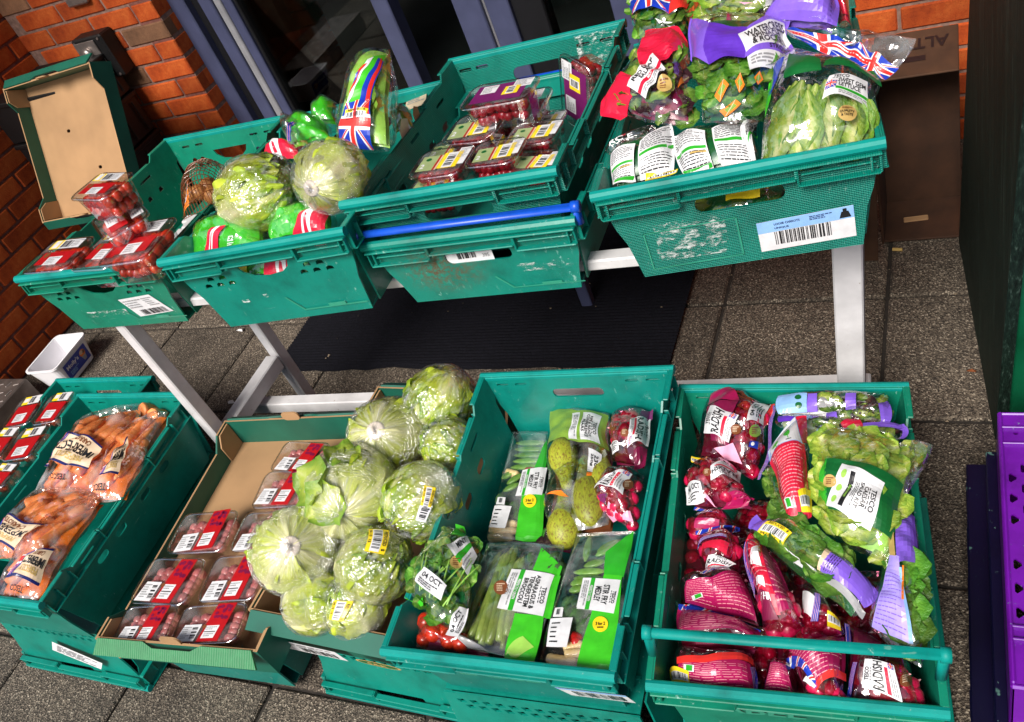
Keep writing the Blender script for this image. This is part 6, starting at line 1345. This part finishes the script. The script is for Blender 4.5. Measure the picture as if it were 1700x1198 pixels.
printed(R, S_, C6C((50, 860), (500, 870), (500, 835), (50, 820)), 'flag_red', 'red_band', .0018); sticker(R, S_, C6C((25, 985), (130, 990), (120, 905), (8, 898)), False); L = lab(S_, C6C((90, 905), (150, 908), (152, 868), (90, 862)), lift=.002); L.bg('paper').rect(.25, .1, .85, .9, 'green'); L.build(R, 'recycling_mark')
R, S_ = back_bag('dark pink radish bag at the middle of the front', C6C((570, 850), (700, 860), (765, 1060), (545, 1060)), (.335, .05, .6), 105, [(C6C((560, 1040), (740, 1060), (690, 870), (600, 850)), 'magenta')], [])
R, S_ = back_bag('radish bag with broad red band right of the front middle', C6C((690, 790), (1035, 690), (1060, 1110), (800, 1090)), (.355, .05, .65), 107, [(C6C((860, 1020), (1030, 960), (1030, 700), (700, 830)), 'magenta')], [C6C((700, 870), (860, 1010), (880, 985), (690, 830))], .05, 10, (.3, .9), (.02, .2))
printed(R, S_, C6C((870, 1030), (1045, 965), (1045, 920), (860, 990)), 'flag_red', 'red_band', .0018); printed(R, S_, C6C((790, 960), (850, 1010), (870, 990), (810, 930)), 'white', 'white_band', .0018)
R, S_ = radish_bag('radish bag at the front right with large upright label', C6C((1050, 615), (1400, 790), (1490, 1150), (1060, 1110)), (.345, .05, .6), 109, RL, 20, (.3, .97), (.03, .45), .045)
printed(R, S_, C6C((1080, 790), (1250, 800), (1230, 700), (1090, 640)), 'wine'); strip(R, S_, C6C((1040, 1105), (1065, 1105), (1110, 850), (1085, 850)), 4); strip(R, S_, C6C((1045, 770), (1075, 770), (1065, 630), (1035, 620)), 3)
radish_label(R, S_, C6C((1378, 1090), (1325, 870), (1155, 830), (1138, 1000))); badge(R, S_, C6C((1400, 968))[0], 11, 'bronze')
R, S_ = radish_bag('small folded radish bag with flag edge and yellow sticker in the centre', C6C((770, 420), (900, 430), (1030, 690), (800, 700)), (.36, .05, .72), 111, RL, 12, (.05, .7), (.0, .45), .035)
printed(R, S_, C6C((780, 560), (850, 600), (860, 460), (790, 430)), 'paper', 'label'); strip(R, S_, C6C((835, 610), (880, 610), (890, 450), (860, 440)), 4); sticker(R, S_, C6C((935, 640), (1015, 668), (1010, 610), (935, 545)), False); printed(R, S_, C6C((900, 700), (1020, 690), (1000, 650), (930, 650)), 'magenta')
R, S_ = radish_bag('crimson radish bag buried in the middle of the crate', C6C((380, -120), (760, -120), (700, 260), (380, 240)), (.300, .05, .8), 130, RL, 24, (.05, .95), (.05, .95), .03)
# lower layer so the crate is full
for k, (q, lb_) in enumerate(((C6C((60, 60), (700, 60), (760, 560), (60, 560)), 'crimson radish bag buried under the others at the left'), (C6C((700, 300), (1400, 300), (1460, 800), (760, 800)), 'crimson radish bag buried under the spinach bag'), (C6C((100, 620), (1000, 640), (1020, 1080), (60, 1010)), 'crimson radish bag buried under the front bags'))):
    R, S_ = radish_bag(lb_, q, (.300, .05, .8), 120 + k, RL, 30, (.05, .95), (.05, .95), .03)
# caesar kit
R, S_ = bag('caesar_salad_kit', 'large clear bag of caesar salad kit with dark green printed band', 'salad bag', C6B((335, 262), (1080, 440), (850, 1225), (395, 1000)), (.425, .02, 1), .05, 131, wr=.006, wob=.008, under=.7); inner(R, S_, 'print_lime', .75)
fill(R, S_, LEAF['caesar_leaf'], .062, 46, (.06, .95), (.05, .95), 9, .004, name='leaf', flat=.6)
printed(R, S_, C6B((450, 860), (880, 1070), (960, 700), (440, 525)), 'dark_green'); printed(R, S_, C6B((395, 850), (455, 870), (450, 520), (400, 620)), 'green')
L = lab(S_, C6B((552, 560), (445, 842), (738, 1010), (836, 690)), lift=.002); L.bg(); brand(L, .26, .78, .76, .93); L.text('CAESAR', .26, .66, .76, .76).text('SALAD KIT', .20, .55, .82, .64).lines(.25, .42, .85, .53, 3, 'ink', t=.4); L.rect(.12, .27, .92, .38, 'ink').text('ITALIAN INSPIRED', .36, .30, .72, .35, 'lime', 4)
for a in (.2, .5, .8): L.disc(a, .13, .09, .055, 'lime', 2, 12)
L.build(R, 'label'); badge(R, S_, C6B((470, 678))[0], 11, 'gold', ink2='bronze')
R, S_ = bag('film_corner', 'crumpled clear film corner of the salad kit over the crate edge', 'film corner', C6B((1000, 400), (1165, 430), (1110, 570), (960, 800)), (.43, .02, 1), .012, 133, film='crumpled_film', wr=.008)
# red leaf bag with icons
R, S_ = bag('red_leaf_bag', 'crimson backed leaf salad bag with leaf drawings and yellow sticker', 'salad bag', C6B((60, 470), (320, 235), (355, 920), (195, 945)), (.425, .0, 1), .04, 135, wr=.004, wob=.005)
printed(R, S_, C6B((195, 940), (350, 910), (300, 430), (72, 555)), 'crimson', 'printed_back', .001, 16, 'pinkline', 4, (.08, .20, .92, .95), .28); printed(R, S_, C6B((290, 425), (330, 420), (315, 240), (240, 250)), 'crimson', lift=.0012)
L = lab(S_, C6B((75, 555), (292, 432), (240, 248), (62, 480)), lift=.0018); L.bg('skyblue').rect(.02, .02, .98, .98, 'paper')
for a, b in ((.25, .3), (.62, .38), (.66, .75)): L.disc(a, b, .10, .14, 'bright_green', 2, 12).rect(a - .01, b - .25, a + .01, b, 'bright_green', 2).rect(a - .08, b - .30, a + .08, b - .27, 'ink', 2)
L.build(R, 'leaf_drawings'); sticker(R, S_, C6B((285, 885), (352, 888), (352, 742), (258, 742)), False); L = lab(S_, C6B((185, 865), (230, 855), (210, 785), (165, 800)), lift=.002); L.bg('paper').rect(.2, .1, .8, .9, 'green'); L.build(R, 'recycling_mark'); inner(R, S_, 'print_dark_green', .6)
R, S_ = bag('salad_bag', 'dark green leaf bag under the crimson backed one', 'salad bag', C6B((20, 560), (160, 600), (330, 960), (150, 980)), (.38, .0, 1), .03, 137); inner(R, S_, 'print_dark_green', .85); fill(R, S_, LEAF['salad_leaf'], .045, 14, seed=4, name='leaf')
# flat purple bags at the back
FG = 'flat purple salad bags on edge at the crate back'
for k, (q, pan, lb_) in enumerate(((C6B((95, 105), (860, 75), (870, 200), (110, 240)), [(C6B((130, 230), (320, 220), (320, 90), (130, 110)), 'skyblue'), (C6B((320, 220), (390, 215), (385, 92), (325, 95)), 'purple'), (C6B((575, 205), (645, 195), (645, 90), (575, 92)), 'purple')], 'rearmost flat bag with pale leaf print against the crate back'),
                                 (C6B((440, 225), (850, 140), (870, 290), (460, 300)), [(C6B((450, 260), (520, 255), (515, 215), (450, 222)), 'purple'), (C6B((810, 290), (865, 290), (850, 140), (790, 160)), 'purple')], 'middle flat bag with purple end by the crate corner'),
                                 (C6B((100, 240), (960, 290), (955, 400), (110, 320)), [(C6B((690, 330), (960, 345), (962, 295), (690, 290)), 'purple'), (C6B((930, 395), (960, 395), (962, 300), (930, 300)), 'purple'), (C6B((130, 285), (240, 280), (240, 250), (130, 245)), 'violet')], 'front flat bag, mostly under the salad kit'))):
    R, S_ = bag('flat_salad_bag', lb_, 'salad bag', q, (.385 + .004 * (2 - k), 0, 1), .018, 140 + k, FG, wr=.003, wob=.004); inner(R, S_, 'print_olive' if k else 'print_grey', .9); fill(R, S_, LEAF['salad_leaf'] + LEAF['caesar_leaf'] + LEAF['red_leaf'], .032, 16, (.3, .95), (.15, .85), k, .003, name='leaf')
    for j, (b, ink) in enumerate(pan): printed(R, S_, b, ink, 'printed_panel', .0012)
    if k == 0:
        L = lab(S_, C6B((140, 228), (315, 218), (315, 95), (140, 112)), lift=.0018)
        for a, b in ((.72, .72), (.75, .25)): L.disc(a, b, .12, .16, 'dark_green', 2, 12)
        L.build(R, 'leaf_drawings')
    if k == 2: printed(R, S_, C6B((560, 330), (700, 330), (640, 255), (540, 290)), 'crimson', 'red_print', .0014)
# spinach bag
R, S_ = bag('spinach_bag', 'diagonal bag of dark spinach with purple end and reduced sticker', 'salad bag', C6C((620, -25), (1245, 430), (1110, 620), (450, 70)), (.40, .03, .85), .05, 151, wr=.005, wob=.007, under=.8); inner(R, S_, 'print_dark_green', .8)
fill(R, S_, LEAF['salad_leaf'] + LEAF['bright_leaf'], .06, 26, (.1, .75), (.2, .95), 11, .004, name='leaf')
printed(R, S_, C6C((1150, 530), (1235, 440), (1020, 225), (880, 345)), 'purple', lines=5, lk='ink', area=(.1, .75, .9, .95)); printed(R, S_, C6C((870, 340), (885, 345), (1025, 225), (985, 195)), 'tan'); printed(R, S_, C6C((470, 60), (540, 90), (600, 5), (520, -20)), 'purple')
printed(R, S_, C6C((640, 190), (840, 330), (860, 300), (680, 170)), 'paper', 'white_edge', .0014); printed(R, S_, C6C((800, 290), (1140, 600), (1160, 560), (860, 300)), 'grey', 'white_edge', .0014); sticker(R, S_, C6C((518, 92), (668, 182), (728, 92), (572, 8)))
# tall purple bag at right
R, S_ = bag('spinach_bag', 'tall purple and lilac salad bag along the right crate wall', 'salad bag', C6C((1320, -70), (1475, -20), (1500, 930), (1170, 640)), (.40, .02, .8), .035, 153, wr=.005, wob=.006, under=.9); inner(R, S_, 'print_dark_green', .8); fill(R, S_, LEAF['bright_leaf'] + LEAF['salad_leaf'], .06, 14, (.55, .95), (.1, .62), 12, .004, axis=1.5, name='leaf')
printed(R, S_, C6C((1345, 270), (1470, 275), (1450, -5), (1335, -50)), 'purple'); printed(R, S_, C6C((1195, 640), (1415, 740), (1355, 225), (1300, 220)), 'lilac', lines=14, lk='purple', area=(.05, .05, .95, .8), t=.2); printed(R, S_, C6C((1300, 220), (1335, 225), (1330, 20), (1310, 40)), 'gold', 'gold_print', .0014); printed(R, S_, C6C((1370, 480), (1385, 480), (1385, 280), (1375, 280)), 'orange', 'orange_print', .0014); printed(R, S_, C6C((1415, 740), (1440, 745), (1370, 290), (1355, 290)), 'skyblue', 'white_edge', .0012)

# ------------------------------------------------------------------ carrots
CG = 'bags of imperfect carrots in the carrot crate'; P7 = (.405, .02, .9)
def carrot_bag(label, q, pl, seed, panel, n, axis_px, tesco=None, T=.05):
    R, S_ = bag('carrot_bag', label, 'carrot bag', q, pl, T, seed, CG, film='carrot_film', wr=.006, wob=.008, under=.8); inner(R, S_, 'print_orange', .55, 'filling', .014)
    rr = random.Random(seed); d = unit(pdir(S_, *axis_px))
    k = int(math.sqrt(n)) + 1
    for i in range(n):
        s1 = rr.uniform(.09, .13); du, dv = (d @ S_.eu) / S_.lu ** 2, (d @ S_.ev) / S_.lv ** 2; u, v = .16 + .68 * ((i % k) + .5 + rr.uniform(-.3, .3)) / k, .2 + .6 * ((i // k) + rr.uniform(0, .8)) / max(1, n // k)
        q0, q1 = [np.clip((u + t * s1 * du + rr.uniform(-.04, .04), v + t * s1 * dv), .09, .91) for t in (-.5, .5)]
        pa, pb = S_.at(*q0) - S_.n * .019, S_.at(*q1) - S_.n * .019; f = rr.random() < .75
        if not f: pa, pb = pb, pa
        L_ = np.linalg.norm(pb - pa)
        if L_ > .045: inst('carrot', CAR[rr.randrange(4)], R, basis(pb - pa, S_.n, pa, (L_, .145, .145)))
    L = lab(S_, panel, lift=.002, cell=.006); L.bg('tan').rect(0, .93, 1, 1, 'navy').rect(0, 0, 1, .06, 'navy').text('PERFECTLY', .12, .66, .70, .84, 'gold').text('IMPERFECT', .04, .34, .74, .62, 'ink').text('CARROTS', .18, .12, .62, .28, 'bronze').flag(.78, .06, 1, .93, 2); L.build(R, 'label')
    if tesco: L = lab(S_, tesco, lift=.002); L.text('TESCO', 0, 0, 1, 1, 'ink'); L.build(R, 'brand_print')
    badge_px = S_.uv(panel[0]); return R, S_
R, S_ = carrot_bag('carrot bag at the back left with the label upside down', CC7((455, 195), (765, 105), (565, 640), (160, 600)), P7, 161, CC7((540, 355), (360, 318), (235, 455), (462, 472)), 16, CC7((300, 500), (640, 180)), CC7((350, 495), (268, 488), (268, 520), (345, 528)))
for k, p_ in enumerate(CC7((715, 140), (770, 165), (700, 215))): q_ = S_.at(*S_.uv(p_)) - S_.n * .018; inst('carrot', CAR[k], R, basis((.2 - .2 * k, .6, -.55), S_.n, q_, (.06, .21, .21)))
carrot_bag('carrot bag at the back right along the pierced wall', CC7((690, 235), (882, 158), (625, 650), (465, 640)), P7, 162, CC7((735, 365), (590, 395), (520, 505), (620, 500)), 10, CC7((560, 560), (780, 230)), CC7((560, 545), (490, 560), (490, 590), (555, 585)))
carrot_bag('carrot bag at the front left with the label upside down', CC7((195, 555), (530, 590), (235, 965), (-85, 945)), (.41, .02, .9), 163, CC7((238, 762), (30, 715), (-80, 850), (75, 900)), 16, CC7((60, 880), (420, 600)))
carrot_bag('carrot bag at the front right above the crate front', CC7((370, 650), (550, 580), (190, 1170), (-65, 1165)), P7, 164, CC7((290, 890), (200, 890), (30, 1040), (205, 1085)), 10, CC7((60, 1100), (440, 660)), CC7((130, 1090), (60, 1075), (55, 1105), (120, 1125)))
g = None

# ------------------------------------------------------------------ purple crate at the right edge
pc = thing('purple_crate', 'upturned purple crate with pierced base at the right edge', 'crate', (.27, .93, 0))
x0, x1, y0, y1, zt = .049, .47, .672, 1.178, .30
holes = []
for i in range(7):
    for j in range(16):
        if i in (3,): continue
        cx, cy = .066 + j * .0175, .79 + i * .041 + (.020 if j % 2 else 0)
        if cx < x1 - .05: holes.append([(cx - .005, cy + .007), (cx - .005, cy - .007), (cx - .002, cy - .010), (cx + .006, cy - .003), (cx + .006, cy + .003), (cx - .002, cy + .010)])
holes += [slot(.075, .735, .008, .006, 2), slot(.075, 1.13, .008, .006, 2), [(.10, 1.155), (.13, 1.148), (.13, 1.162)], [(.085, .70), (.11, .694), (.11, .708)]]
V, F = plate([(x0 + .006, y0 + .006), (x1, y0 + .006), (x1, y1 - .006), (x0 + .006, y1 - .006)], holes, .004, lambda x, y, e: (x, y, zt - .004 + e)); part('pierced_base', V, F, 'crate_purple', pc)
g = G(); g.cbox(((x0 + x1) / 2, y1 - .004, zt / 2), (x1 - x0, .008, zt), .003); g.cbox(((x0 + x1) / 2, y0 + .004, zt / 2), (x1 - x0, .008, zt), .003); g.cbox((x0 + .004, (y0 + y1) / 2, zt / 2), (.008, y1 - y0, zt - .004), .003)
for yy in (.765, .745, 1.105, 1.14): g.cbox(((x0 + x1) / 2, yy, zt), (x1 - x0 - .004, .004, .008), .001)
g.cbox((x0 + .004, (y0 + y1) / 2, zt), (.006, y1 - y0 - .01, .010), .002); g.part('walls', ['crate_purple'], pc)
g = G()
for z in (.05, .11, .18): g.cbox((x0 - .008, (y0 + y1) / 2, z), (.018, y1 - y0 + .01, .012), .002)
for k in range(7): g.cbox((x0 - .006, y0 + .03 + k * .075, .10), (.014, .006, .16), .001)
g.part('side_flange', ['crate_purple_shaded'], pc)  # side of the purple crate in near-black indigo: its shade is painted in
ic = thing('shaded_crate_side', 'added dark slab for the shaded side of the purple crate', 'crate', (.02, .92, 0)); g = G(); g.cbox((.018, .92, .045), (.03, .60, .09), .004); g.cbox((.018, .92, .094), (.036, .61, .010), .003)  # added slab, coloured dark to stand for the crate's shaded side
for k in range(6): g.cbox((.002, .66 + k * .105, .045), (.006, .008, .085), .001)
g.part('side_wall', ['crate_purple_shaded'], ic)
L = Label(Flat((.075, y0 - .0005, .20), (.10, 0, 0), (0, 0, .075)), UQ, lift=.001); L.bg().rect(.1, .55, .5, .95, 'ink').bars(.1, .1, .8, .45, 8); L.build(pc, 'paper_label')
"""the upturned crate below the carrots carries a crumpled paper label"""
L = Label(Flat((-1.985, .5375, .075), (.16, .0, 0), (.02, .014, .075)), [(0, .55), (.95, .0), (1.05, .35), (.1, 1.0)], lift=.004); L.bg().lines(.1, .15, .9, .85, 5, 'grey'); o = L.build(None, 'paper_label'); tag(o, 'crumpled white paper label stuck on the upturned teal crate', 'label')
# tall crate needs something under the goods
for (K, z, nm) in ((K5, -.10, None),):
    pass
